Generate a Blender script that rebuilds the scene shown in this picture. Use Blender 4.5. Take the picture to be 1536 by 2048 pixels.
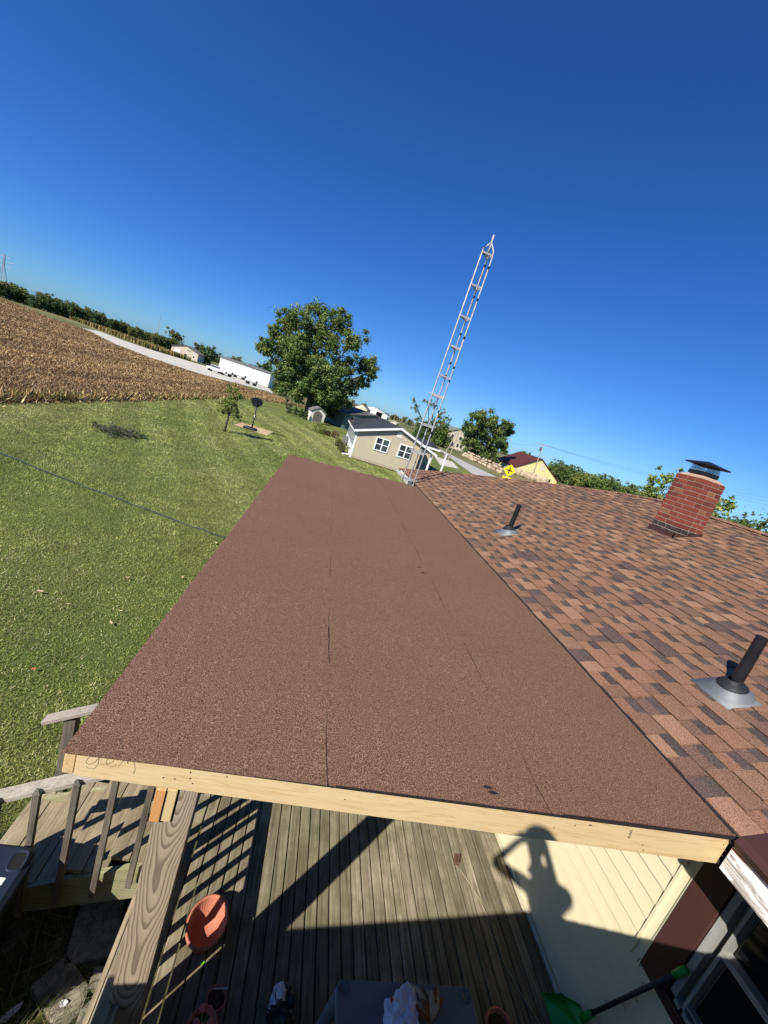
import bpy, bmesh, math, random
import numpy as np
from mathutils import Vector, Matrix
rnd = random.Random(7)
RNG = np.random.default_rng(11)
for o in list(bpy.data.objects): bpy.data.objects.remove(o)
S = bpy.context.scene
C = S.collection

# ------------------------------------------------------------------ camera, sky, sun, exposure
F = 834.5                                   # focal length in photo pixels (photo 1536 x 2048)
ROLL, PITCH, YAW = [math.radians(a) for a in (18.472, 12.747, -11.113)]
G = -4.3                                    # ground level; the lens is at the origin
def ray(px, py):
    ux, uy = (px-768)/F, (py-1024)/F
    a = ux*math.cos(ROLL)+uy*math.sin(ROLL); b = -ux*math.sin(ROLL)+uy*math.cos(ROLL)
    fw = math.cos(PITCH)-b*math.sin(PITCH); dn = b*math.cos(PITCH)+math.sin(PITCH)
    c, s = math.cos(YAW), math.sin(YAW)
    return Vector((a*c-fw*s, a*s+fw*c, -dn))
def onz(px, py, z=G): r = ray(px, py); return r*(z/r.z)
def ony(px, py, y): r = ray(px, py); return r*(y/r.y)
def onx(px, py, x): r = ray(px, py); return r*(x/r.x)
def ond(px, py, d): r = ray(px, py); return r*(d/math.hypot(r.x, r.y))
fwd = ray(768, 1024); rgt = (ray(1768, 1024)-fwd).normalized(); dwn = (ray(768, 2024)-fwd).normalized(); fwd = fwd.normalized()
cam = bpy.data.cameras.new('camera'); cam.sensor_fit = 'HORIZONTAL'; cam.sensor_width = 36.0
cam.lens = F/1536*36; cam.clip_start = 0.05; cam.clip_end = 6000
co = bpy.data.objects.new('camera', cam); C.objects.link(co)
M = Matrix.Identity(4)
for i in range(3): M[i][0] = rgt[i]; M[i][1] = -dwn[i]; M[i][2] = -fwd[i]
co.matrix_world = M; S.camera = co
SAZ, SEL = math.radians(45.9+180), math.radians(38.9)      # where the sun stands (azimuth from +Y towards +X)
sun_dir = Vector((math.cos(SEL)*math.sin(SAZ), math.cos(SEL)*math.cos(SAZ), math.sin(SEL)))
w = bpy.data.worlds.new('World'); S.world = w; w.use_nodes = True
nt = w.node_tree; bg = nt.nodes['Background']
sky = nt.nodes.new('ShaderNodeTexSky'); sky.sky_type = 'NISHITA'; sky.sun_disc = False
sky.sun_elevation = SEL; sky.sun_rotation = SAZ; sky.altitude = 200; sky.air_density = 0.7; sky.dust_density = 0.35; sky.ozone_density = 6.0
wb = nt.nodes.new('ShaderNodeVectorMath'); wb.operation = 'MULTIPLY'; sg_ = nt.nodes.new('ShaderNodeSeparateColor'); nt.links.new(sky.outputs[0], sg_.inputs[0])
mr = nt.nodes.new('ShaderNodeMapRange'); nt.links.new(sg_.outputs[1], mr.inputs[0]); mr.inputs[1].default_value = 1.6; mr.inputs[2].default_value = 5.5
tm = nt.nodes.new('ShaderNodeMix'); tm.data_type = 'RGBA'; nt.links.new(mr.outputs[0], tm.inputs[0]); tm.inputs[6].default_value = (0.43, 0.96, 1.56, 1); tm.inputs[7].default_value = (0.66, 0.98, 1.22, 1)   # deep autumn blue above, paler low down
nt.links.new(tm.outputs[2], wb.inputs[1])
nt.links.new(sky.outputs[0], wb.inputs[0]); nt.links.new(wb.outputs[0], bg.inputs[0]); bg.inputs[1].default_value = 0.068
sl = bpy.data.lights.new('sun', 'SUN'); sl.energy = 5.0; sl.angle = math.radians(0.53); sl.color = (1.0, 0.95, 0.87)
so = bpy.data.objects.new('sun', sl); C.objects.link(so)
so.rotation_euler = (-sun_dir).to_track_quat('-Z', 'Y').to_euler(); so.location = sun_dir*60
S.view_settings.view_transform = 'Standard'; S.view_settings.look = 'None'
S.view_settings.exposure = 0.55; S.view_settings.gamma = 1.0

# ------------------------------------------------------------------ materials
def srgb(r, g, b):
    f = lambda c: (c/255/12.92) if c/255 <= 0.04045 else ((c/255+0.055)/1.055)**2.4
    return (f(r), f(g), f(b))
class NT:
    def __init__(s, name, rough=0.8, spec=0.3, metal=0.0):
        s.m = bpy.data.materials.new(name); s.m.use_nodes = True; s.t = s.m.node_tree; s.n = s.t.nodes; s.l = s.t.links
        s.b = s.n['Principled BSDF']; s.b.inputs['Roughness'].default_value = rough; s.b.inputs['Metallic'].default_value = metal
        s.b.inputs['Specular IOR Level'].default_value = spec
        s._co = None
    def co(s, scale=(1, 1, 1), src='Object'):
        tc = s.n.new('ShaderNodeTexCoord'); mp = s.n.new('ShaderNodeMapping'); mp.inputs['Scale'].default_value = scale
        s.l.new(tc.outputs[src], mp.inputs[0]); return mp.outputs[0]
    def pos(s, scale=(1, 1, 1)):
        g = s.n.new('ShaderNodeNewGeometry'); mp = s.n.new('ShaderNodeMapping'); mp.inputs['Scale'].default_value = scale
        s.l.new(g.outputs['Position'], mp.inputs[0]); return mp.outputs[0]
    def noise(s, co, scale, detail=3, rough=0.6, dist=0.0):
        n = s.n.new('ShaderNodeTexNoise'); n.inputs['Scale'].default_value = scale; n.inputs['Detail'].default_value = detail
        n.inputs['Roughness'].default_value = rough; n.inputs['Distortion'].default_value = dist
        s.l.new(co, n.inputs['Vector']); return n.outputs['Fac']
    def ramp(s, fac, stops):
        r = s.n.new('ShaderNodeValToRGB'); e = r.color_ramp.elements
        while len(e) < len(stops): e.new(0.5)
        for k, (p, c) in enumerate(stops): e[k].position = p; e[k].color = (*c, 1) if len(c) == 3 else c
        s.l.new(fac, r.inputs[0]); return r.outputs[0]
    def mix(s, fac, a, b, mode='MIX'):
        m = s.n.new('ShaderNodeMix'); m.data_type = 'RGBA'; m.blend_type = mode
        for sock, v in ((m.inputs[0], fac), (m.inputs[6], a), (m.inputs[7], b)):
            if isinstance(v, (int, float)): sock.default_value = v
            elif isinstance(v, tuple): sock.default_value = (*v[:3], 1)
            else: s.l.new(v, sock)
        return m.outputs[2]
    def math(s, op, a, b=0.0, c=0.0):
        m = s.n.new('ShaderNodeMath'); m.operation = op
        for k, v in enumerate((a, b, c)):
            if isinstance(v, (int, float)): m.inputs[k].default_value = v
            else: s.l.new(v, m.inputs[k])
        return m.outputs[0]
    def orand(s):
        return s.n.new('ShaderNodeObjectInfo').outputs['Random']
    def attr(s, name='Col'):
        a = s.n.new('ShaderNodeAttribute'); a.attribute_name = name; return a.outputs['Color']
    def bump(s, h, strength=0.3, dist=0.01):
        b = s.n.new('ShaderNodeBump'); b.inputs['Strength'].default_value = strength; b.inputs['Distance'].default_value = dist
        s.l.new(h, b.inputs['Height']); s.l.new(b.outputs[0], s.b.inputs['Normal'])
    def base(s, c):
        if isinstance(c, tuple): s.b.inputs['Base Color'].default_value = (*c[:3], 1)
        else: s.l.new(c, s.b.inputs['Base Color'])
        return s
MT = {}
def flat(name, col, rough=0.7, var=0.12, scale=6, bump=0.0, spec=0.3, metal=0.0):
    t = NT(name, rough, spec, metal); n = t.noise(t.co(), scale, 4)
    lo = tuple(c*(1-var) for c in col); hi = tuple(min(1, c*(1+var)) for c in col)
    t.base(t.ramp(n, [(0.3, lo), (0.7, hi)]))
    if bump: t.bump(t.noise(t.co(), scale*6, 3), bump, 0.004)
    MT[name] = t.m; return t.m
# granulated roll roofing
t = NT('membrane', 0.95, 0.15); P = t.pos()
g1 = t.noise(P, 225, 2, 0.8); g2 = t.noise(P, 460, 1, 0.7); big = t.noise(P, 1.3, 4)
g = t.math('ADD', t.math('MULTIPLY', g1, 0.65), t.math('MULTIPLY', g2, 0.35))
c = t.ramp(g, [(0.40, (0.034, 0.016, 0.011)), (0.49, (0.14, 0.068, 0.044)), (0.56, (0.275, 0.152, 0.098)), (0.64, (0.55, 0.355, 0.232))])
c = t.mix(t.math('MULTIPLY', t.ramp(big, [(0.35, (0, 0, 0)), (0.7, (1, 1, 1))]), 0.4), c, (0.14, 0.07, 0.046), 'MIX')
t.base(c); t.bump(t.math('ADD', g, t.math('MULTIPLY', t.noise(t.pos((1, 0.5, 1)), 3.0, 3), 3.5)), 0.7, 0.004); MT['membrane'] = t.m
t = NT('shingle', 0.95, 0.15); P = t.pos()
g1 = t.noise(P, 230, 2, 0.8); c = t.ramp(g1, [(0.38, (0.30, 0.27, 0.27)), (0.50, (0.95, 0.95, 0.95)), (0.62, (1.25, 1.25, 1.25))])
c2 = t.mix(1.0, t.attr(), c, 'MULTIPLY'); c2 = t.mix(t.math('MULTIPLY', t.math('GREATER_THAN', g1, 0.60), 0.35), c2, (0.46, 0.30, 0.19))
t.base(c2); t.bump(g1, 0.6, 0.003); MT['shingle'] = t.m
# weathered deck board (grain along Y)
def wood(name, lo, mid, hi, axis='Y', rough=0.85, streak=1.0, moss=None):
    t = NT(name, rough, 0.2)
    sc = {'X': (0.9, 26, 26), 'Y': (26, 0.9, 26), 'Z': (26, 26, 0.9)}[axis]
    P = t.n.new('ShaderNodeNewGeometry').outputs['Position']
    off = t.n.new('ShaderNodeVectorMath'); off.operation = 'ADD'; t.l.new(P, off.inputs[0])
    cmb = t.n.new('ShaderNodeCombineXYZ'); r = t.orand()
    for k in range(3): t.l.new(t.math('MULTIPLY', r, 17.0+k*9), cmb.inputs[k])
    t.l.new(cmb.outputs[0], off.inputs[1])
    mp = t.n.new('ShaderNodeMapping'); mp.inputs['Scale'].default_value = sc; t.l.new(off.outputs[0], mp.inputs[0])
    g = t.noise(mp.outputs[0], 2.2, 5, 0.65, 0.4*streak)
    blot = t.noise(off.outputs[0], 3.5, 4, 0.6)
    f = t.math('ADD', t.math('MULTIPLY', g, 0.65), t.math('MULTIPLY', blot, 0.35))
    c = t.ramp(f, [(0.34, lo), (0.5, mid), (0.66, hi)])
    v = t.math('ADD', t.math('MULTIPLY', r, 0.5), 0.72)
    hs = t.n.new('ShaderNodeHueSaturation'); t.l.new(c, hs.inputs['Color']); t.l.new(v, hs.inputs['Value']); c = hs.outputs[0]
    if moss: c = t.mix(t.ramp(t.noise(P, 5, 4), [(0.45, (0, 0, 0)), (0.65, (0.6, 0.6, 0.6))]), c, moss)
    t.base(c); t.bump(g, 0.35, 0.004); MT[name] = t.m
wood('deck_wood', (0.085, 0.07, 0.045), (0.235, 0.20, 0.13), (0.38, 0.335, 0.225), 'Y', moss=(0.13, 0.115, 0.06))
wood('tread_wood', (0.13, 0.10, 0.06), (0.28, 0.225, 0.14), (0.40, 0.33, 0.215), 'Y')
wood('rail_wood', (0.25, 0.21, 0.17), (0.42, 0.36, 0.29), (0.55, 0.49, 0.40), 'X')
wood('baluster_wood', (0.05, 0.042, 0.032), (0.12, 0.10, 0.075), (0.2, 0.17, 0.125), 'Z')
wood('moss_board', (0.16, 0.15, 0.08), (0.27, 0.25, 0.14), (0.38, 0.35, 0.21), 'X')
def lumber(name, axis, base=(0.66, 0.49, 0.26), dark=(0.56, 0.37, 0.165)):
    t = NT(name, 0.6, 0.25)
    sc = {'X': (0.6, 12, 12), 'Y': (12, 0.6, 12), 'Z': (12, 12, 0.6)}[axis]
    g = t.noise(t.pos(sc), 1.6, 4, 0.55, 1.2)
    fac = t.math('FRACT', t.math('MULTIPLY', g, 7.0))
    c = t.ramp(fac, [(0.0, base), (0.72, tuple(b*0.95 for b in base)), (0.92, dark), (1.0, base)])
    kn = t.n.new('ShaderNodeTexVoronoi'); kn.inputs['Scale'].default_value = 3.2; t.l.new(t.pos(), kn.inputs['Vector'])
    c = t.mix(t.ramp(kn.outputs['Distance'], [(0.035, (0.8, 0.8, 0.8)), (0.06, (0, 0, 0))]), c, (0.27, 0.14, 0.06))
    t.base(c); t.bump(fac, 0.08, 0.002); MT[name] = t.m
lumber('pine_x', 'X'); lumber('pine_y', 'Y', (0.62, 0.43, 0.21), (0.45, 0.27, 0.11))
def endgrain(name, base, dark, cx, cz):
    t = NT(name, 0.75, 0.2)
    P = t.n.new('ShaderNodeNewGeometry').outputs['Position']; sx = t.n.new('ShaderNodeSeparateXYZ'); t.l.new(P, sx.inputs[0])
    dx = t.math('SUBTRACT', sx.outputs[0], cx); dz = t.math('SUBTRACT', sx.outputs[2], cz)
    r = t.math('SQRT', t.math('ADD', t.math('MULTIPLY', dx, dx), t.math('MULTIPLY', dz, dz)))
    r = t.math('ADD', r, t.math('MULTIPLY', t.noise(P, 22, 3), 0.012))
    fr = t.math('FRACT', t.math('MULTIPLY', r, 150.0))
    t.base(t.ramp(fr, [(0.0, base), (0.55, base), (0.9, dark), (1.0, base)])); MT[name] = t.m
endgrain('end_orange', (0.60, 0.30, 0.11), (0.40, 0.17, 0.055), -0.27, -1.66)
endgrain('end_pale', (0.62, 0.47, 0.24), (0.46, 0.31, 0.13), -0.12, -1.80)
# the old post: growth rings cut at a shallow angle, so they arch on the face
t = NT('post_wood', 0.8, 0.2)
P = t.n.new('ShaderNodeNewGeometry').outputs['Position']; sx = t.n.new('ShaderNodeSeparateXYZ'); t.l.new(P, sx.inputs[0])
X, Y_, Z_ = sx.outputs
wob = t.noise(t.pos((1, 1, 0.35)), 7, 3)
wob2 = t.noise(t.pos((1, 1, 0.5)), 2.1, 2)
dx = t.math('ADD', t.math('ADD', X, 0.150), t.math('MULTIPLY', t.math('SUBTRACT', wob, 0.5), 0.035))
tilt = t.math('MULTIPLY', t.math('ADD', Z_, 1.45), 0.050)
dy = t.math('ADD', t.math('SUBTRACT', Y_, 1.36+0.03), tilt)
dy = t.math('ADD', dy, t.math('MULTIPLY', t.math('SUBTRACT', wob2, 0.5), 0.12))
r = t.math('SQRT', t.math('ADD', t.math('MULTIPLY', dx, dx), t.math('MULTIPLY', dy, dy)))
fr = t.math('FRACT', t.math('MULTIPLY', r, 128.0))
c = t.ramp(fr, [(0.0, (0.40, 0.32, 0.23)), (0.5, (0.36, 0.285, 0.20)), (0.76, (0.185, 0.138, 0.096)), (0.92, (0.145, 0.105, 0.072)), (1.0, (0.40, 0.32, 0.23))])
fine = t.noise(t.pos((60, 60, 2)), 2, 4)
c = t.mix(t.math('MULTIPLY', fine, 0.45), c, (0.2, 0.165, 0.125))
vk = t.n.new('ShaderNodeTexVoronoi'); vk.inputs['Scale'].default_value = 2.6; t.l.new(t.pos((1, 1, 1)), vk.inputs['Vector'])
c = t.mix(t.ramp(vk.outputs['Distance'], [(0.05, (0.9, 0.9, 0.9)), (0.085, (0, 0, 0))]), c, (0.15, 0.09, 0.05))
t.base(c); t.bump(fine, 0.3, 0.003); MT['post_wood'] = t.m
# peeling white fascia paint
t = NT('peeling_paint', 0.8, 0.2); n1 = t.noise(t.pos((6, 1.6, 14)), 1.7, 5, 0.65, 0.6); n2 = t.noise(t.pos((30, 1.2, 30)), 2, 5)
wo = t.ramp(n2, [(0.35, (0.22, 0.20, 0.18)), (0.65, (0.62, 0.58, 0.52))])
c = t.mix(t.ramp(n1, [(0.50, (0, 0, 0)), (0.515, (1, 1, 1))]), (0.74, 0.73, 0.70), wo)
n3 = t.noise(t.pos((5, 1.2, 22)), 1.9, 4)
c = t.mix(t.ramp(n3, [(0.56, (0, 0, 0)), (0.575, (1, 1, 1))]), c, (0.26, 0.085, 0.04)); t.base(c); t.bump(n1, 0.4, 0.004); MT['peeling_paint'] = t.m
# siding
flat('cream_siding', (0.66, 0.58, 0.38), 0.5, 0.05, 2, 0.05)
flat('cream_trim', (0.68, 0.62, 0.43), 0.5, 0.05, 2)
flat('old_white', (0.30, 0.30, 0.28), 0.5, 0.15, 9); flat('brown_metal', (0.058, 0.026, 0.021), 0.4, 0.12, 3); flat('white_paint', (0.76, 0.76, 0.74), 0.5, 0.05, 3)
flat('black_metal', (0.013, 0.013, 0.014), 0.4, 0.2, 8); flat('pipe_black', (0.012, 0.012, 0.013), 0.32, 0.25, 9)
flat('galvanised', (0.17, 0.178, 0.182), 0.6, 0.12, 7, metal=0.4); flat('rubber', (0.016, 0.016, 0.018), 0.6, 0.2, 10)
flat('tower_steel', (0.40, 0.40, 0.385), 0.5, 0.3, 9, metal=0.3); flat('rust', (0.11, 0.06, 0.035), 0.85, 0.5, 40, 0.4)
flat('mortar', (0.40, 0.31, 0.24), 0.95, 0.12, 60, 0.3); flat('crown_mortar', (0.38, 0.25, 0.18), 0.9, 0.1, 25, 0.3)
t = NT('glass_dark', 0.06, 0.5); t.base((0.008, 0.009, 0.010)); MT['glass_dark'] = t.m
t = NT('glass_far', 0.12, 0.5); t.base(t.ramp(t.noise(t.co(), 1.6, 2), [(0.4, (0.02, 0.025, 0.03)), (0.6, (0.07, 0.085, 0.1))])); MT['glass_far'] = t.m
# brick: one colour per brick
t = NT('brick', 0.85, 0.2); r = t.orand()
c = t.ramp(r, [(0.0, (0.125, 0.03, 0.02)), (0.3, (0.20, 0.046, 0.028)), (0.8, (0.245, 0.06, 0.035)), (0.93, (0.24, 0.085, 0.04)), (1.0, (0.30, 0.16, 0.075))])
n1 = t.noise(t.pos(), 30, 4); c = t.mix(t.math('MULTIPLY', n1, 0.55), c, (0.12, 0.038, 0.028)); t.base(c); t.bump(n1, 0.4, 0.004); MT['brick'] = t.m
t = NT('tarred_brick', 0.6, 0.3); n1 = t.noise(t.pos((1, 1, 2.2)), 9, 5, 0.7, 0.8)
t.base(t.ramp(n1, [(0.40, (0.02, 0.018, 0.018)), (0.52, (0.05, 0.035, 0.03)), (0.63, (0.06, 0.045, 0.04)), (0.66, (0.42, 0.42, 0.41))])); MT['tarred_brick'] = t.m
# ground covers
t = NT('lawn', 0.95, 0.1); P = t.pos(); n1 = t.noise(P, 0.22, 4, 0.6); n2 = t.noise(P, 2.2, 4, 0.65); n3 = t.noise(t.pos((30, 30, 30)), 1.0, 4, 0.7)
c1 = t.ramp(n1, [(0.35, (0.16, 0.205, 0.05)), (0.55, (0.235, 0.265, 0.07)), (0.72, (0.33, 0.32, 0.105))])
c = t.mix(t.ramp(n2, [(0.4, (0, 0, 0)), (0.7, (0.55, 0.55, 0.55))]), c1, (0.165, 0.17, 0.06)); c = t.mix(t.ramp(n3, [(0.42, (0.75, 0.75, 0.75)), (0.6, (0, 0, 0))]), c, (0.05, 0.075, 0.022))
st = t.math('SINE', t.math('MULTIPLY', t.noise(t.pos((1, 0.02, 1)), 0.6, 1), 40.0)); 
t.base(c); t.bump(t.noise(P, 45, 3), 0.9, 0.05); MT['lawn'] = t.m
t = NT('meadow', 0.95, 0.1); P = t.pos(); n1 = t.noise(P, 0.012, 5)
t.base(t.ramp(n1, [(0.38, (0.085, 0.11, 0.035)), (0.5, (0.15, 0.15, 0.06)), (0.62, (0.26, 0.20, 0.10))])); MT['meadow'] = t.m
t = NT('field_soil', 0.95, 0.1); P = t.pos(); n1 = t.noise(P, 4, 5, 0.7); n2 = t.noise(t.pos((1.3, 0.03, 1)), 1, 2)
c = t.ramp(n1, [(0.36, (0.055, 0.034, 0.018)), (0.5, (0.17, 0.105, 0.047)), (0.62, (0.32, 0.215, 0.10))]); t.base(c); t.bump(n1, 1.0, 0.15); MT['field_soil'] = t.m
t = NT('gravel', 0.95, 0.1); P = t.pos(); n1 = t.noise(P, 0.25, 5); t.base(t.ramp(n1, [(0.35, (0.44, 0.40, 0.33)), (0.65, (0.60, 0.56, 0.48))])); MT['gravel'] = t.m
t = NT('asphalt', 0.9, 0.2); P = t.pos(); n1 = t.noise(P, 0.5, 5); t.base(t.ramp(n1, [(0.35, (0.36, 0.34, 0.30)), (0.65, (0.47, 0.45, 0.40))])); MT['asphalt'] = t.m
t = NT('dirt', 0.95, 0.1); P = t.pos(); n1 = t.noise(P, 9, 5, 0.7); t.base(t.ramp(n1, [(0.35, (0.03, 0.026, 0.016)), (0.55, (0.09, 0.085, 0.04)), (0.7, (0.2, 0.16, 0.09))])); t.bump(n1, 0.8, 0.03); MT['dirt'] = t.m
t = NT('concrete', 0.9, 0.15); P = t.pos(); n1 = t.noise(P, 14, 5, 0.7); t.base(t.ramp(n1, [(0.35, (0.16, 0.14, 0.105)), (0.65, (0.34, 0.30, 0.22))])); t.bump(n1, 0.5, 0.01); MT['concrete'] = t.m
t = NT('pad_concrete', 0.9, 0.15); P = t.pos(); n1 = t.noise(P, 1.5, 4); t.base(t.ramp(n1, [(0.35, (0.42, 0.28, 0.14)), (0.65, (0.58, 0.44, 0.26))])); MT['pad_concrete'] = t.m
def attrmat(name, rough=0.8, trans=0.0):
    t = NT(name, rough, 0.15); t.base(t.attr())
    if trans:
        tr = t.n.new('ShaderNodeBsdfTranslucent'); t.l.new(t.attr(), tr.inputs[0]); mx = t.n.new('ShaderNodeMixShader'); mx.inputs[0].default_value = trans
        out = t.n['Material Output']; t.l.new(t.b.outputs[0], mx.inputs[1]); t.l.new(tr.outputs[0], mx.inputs[2]); t.l.new(mx.outputs[0], out.inputs[0])
    MT[name] = t.m
attrmat('leaf', 0.6, 0.25); attrmat('blade', 0.7, 0.35); attrmat('residue', 0.85)
t = NT('bark', 0.95, 0.1); n1 = t.noise(t.pos((3, 3, 0.6)), 2.5, 5); t.base(t.ramp(n1, [(0.35, (0.035, 0.028, 0.02)), (0.6, (0.12, 0.10, 0.075)), (0.75, (0.2, 0.175, 0.14))])); t.bump(n1, 0.6, 0.05); MT['bark'] = t.m
flat('grey_twig', (0.09, 0.085, 0.06), 0.9, 0.4, 8)
flat('dark_roof', (0.032, 0.034, 0.038), 0.9, 0.25, 3, 0.3); flat('grey_roof', (0.16, 0.15, 0.14), 0.9, 0.2, 2); flat('red_roof', (0.085, 0.022, 0.018), 0.7, 0.15, 1)
flat('beige_siding', (0.46, 0.395, 0.275), 0.55, 0.05, 1.5); flat('white_siding', (0.72, 0.72, 0.70), 0.5, 0.05, 1); flat('teal_wall', (0.12, 0.17, 0.155), 0.7, 0.15, 1)
flat('pink_metal', (0.66, 0.54, 0.42), 0.6, 0.05, 0.5); flat('metal_white', (0.74, 0.73, 0.68), 0.55, 0.04, 0.3); flat('yellow_wall', (0.74, 0.62, 0.27), 0.7, 0.06, 0.4)
flat('lettering_grey', (0.20, 0.22, 0.25), 0.7, 0.05, 0.4); flat('cream_wall', (0.62, 0.55, 0.42), 0.7, 0.08, 0.5); flat('shed_door', (0.12, 0.105, 0.09), 0.6, 0.1, 3); flat('shed_wall', (0.66, 0.62, 0.54), 0.6, 0.06, 2)  # the bluish grey colours only the workshop's lettering panel
flat('sign_yellow', (0.80, 0.56, 0.015), 0.45, 0.05, 4); flat('sign_black', (0.015, 0.015, 0.015), 0.5, 0.1, 4)
flat('pole_wood', (0.33, 0.28, 0.22), 0.9, 0.2, 3); flat('wire', (0.03, 0.03, 0.032), 0.6, 0.1, 1)
flat('boulder', (0.40, 0.31, 0.205), 0.95, 0.35, 1.2, 0.5); flat('terracotta', (0.46, 0.165, 0.10), 0.6, 0.12, 7); flat('potting_soil', (0.06, 0.03, 0.02), 0.95, 0.4, 60, 0.5)
flat('bin_navy', (0.018, 0.024, 0.042), 0.4, 0.15, 5); flat('bin_dark', (0.006, 0.008, 0.014), 0.6, 0.15, 5); flat('paper', (0.75, 0.74, 0.70), 0.7, 0.05, 9)
flat('table_grey', (0.20, 0.20, 0.195), 0.5, 0.08, 9); flat('table_leg', (0.13, 0.145, 0.15), 0.5, 0.1, 6); flat('green_plastic', (0.015, 0.30, 0.05), 0.4, 0.1, 5); flat('handle_black', (0.03, 0.03, 0.033), 0.5, 0.6, 25)
flat('bag_white', (0.62, 0.62, 0.70), 0.45, 0.1, 9); flat('bag_red', (0.35, 0.03, 0.03), 0.5, 0.1, 9); flat('bag_black', (0.02, 0.022, 0.022), 0.35, 0.3, 15); flat('husk', (0.50, 0.36, 0.20), 0.8, 0.35, 25); flat('husk_dark', (0.26, 0.10, 0.03), 0.8, 0.35, 25)
flat('tan_cord', (0.32, 0.26, 0.16), 0.6, 0.1, 9); flat('hose_green', (0.03, 0.05, 0.045), 0.5, 0.2, 3); flat('leaf_green', (0.20, 0.48, 0.04), 0.5, 0.1, 30); flat('dry_leaf', (0.52, 0.40, 0.22), 0.8, 0.2, 30); flat('red_leaf', (0.48, 0.13, 0.05), 0.8, 0.2, 30)
flat('pencil', (0.10, 0.085, 0.07), 0.8, 0.1, 20); flat('stamp', (0.06, 0.045, 0.035), 0.8, 0.3, 200); flat('petal', (0.55, 0.16, 0.14), 0.6, 0.3, 30); flat('shirt', (0.10, 0.11, 0.13), 0.9, 0.1, 8); flat('jeans', (0.05, 0.07, 0.12), 0.9, 0.15, 10); flat('skin', (0.5, 0.29, 0.2), 0.5, 0.05, 10); flat('hair', (0.03, 0.02, 0.015), 0.7, 0.3, 30)
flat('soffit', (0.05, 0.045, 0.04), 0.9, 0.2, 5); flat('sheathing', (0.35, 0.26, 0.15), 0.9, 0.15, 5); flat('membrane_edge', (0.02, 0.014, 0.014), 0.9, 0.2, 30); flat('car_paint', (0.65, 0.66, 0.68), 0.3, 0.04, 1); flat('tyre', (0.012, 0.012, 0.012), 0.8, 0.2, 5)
flat('trailer_grey', (0.15, 0.15, 0.15), 0.6, 0.2, 2); flat('lattice', (0.33, 0.36, 0.40), 0.6, 0.1, 1); flat('corn_top', (0.30, 0.24, 0.09), 0.9, 0.2, 1); flat('mulch', (0.10, 0.065, 0.04), 0.95, 0.3, 5, 0.6)

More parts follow.
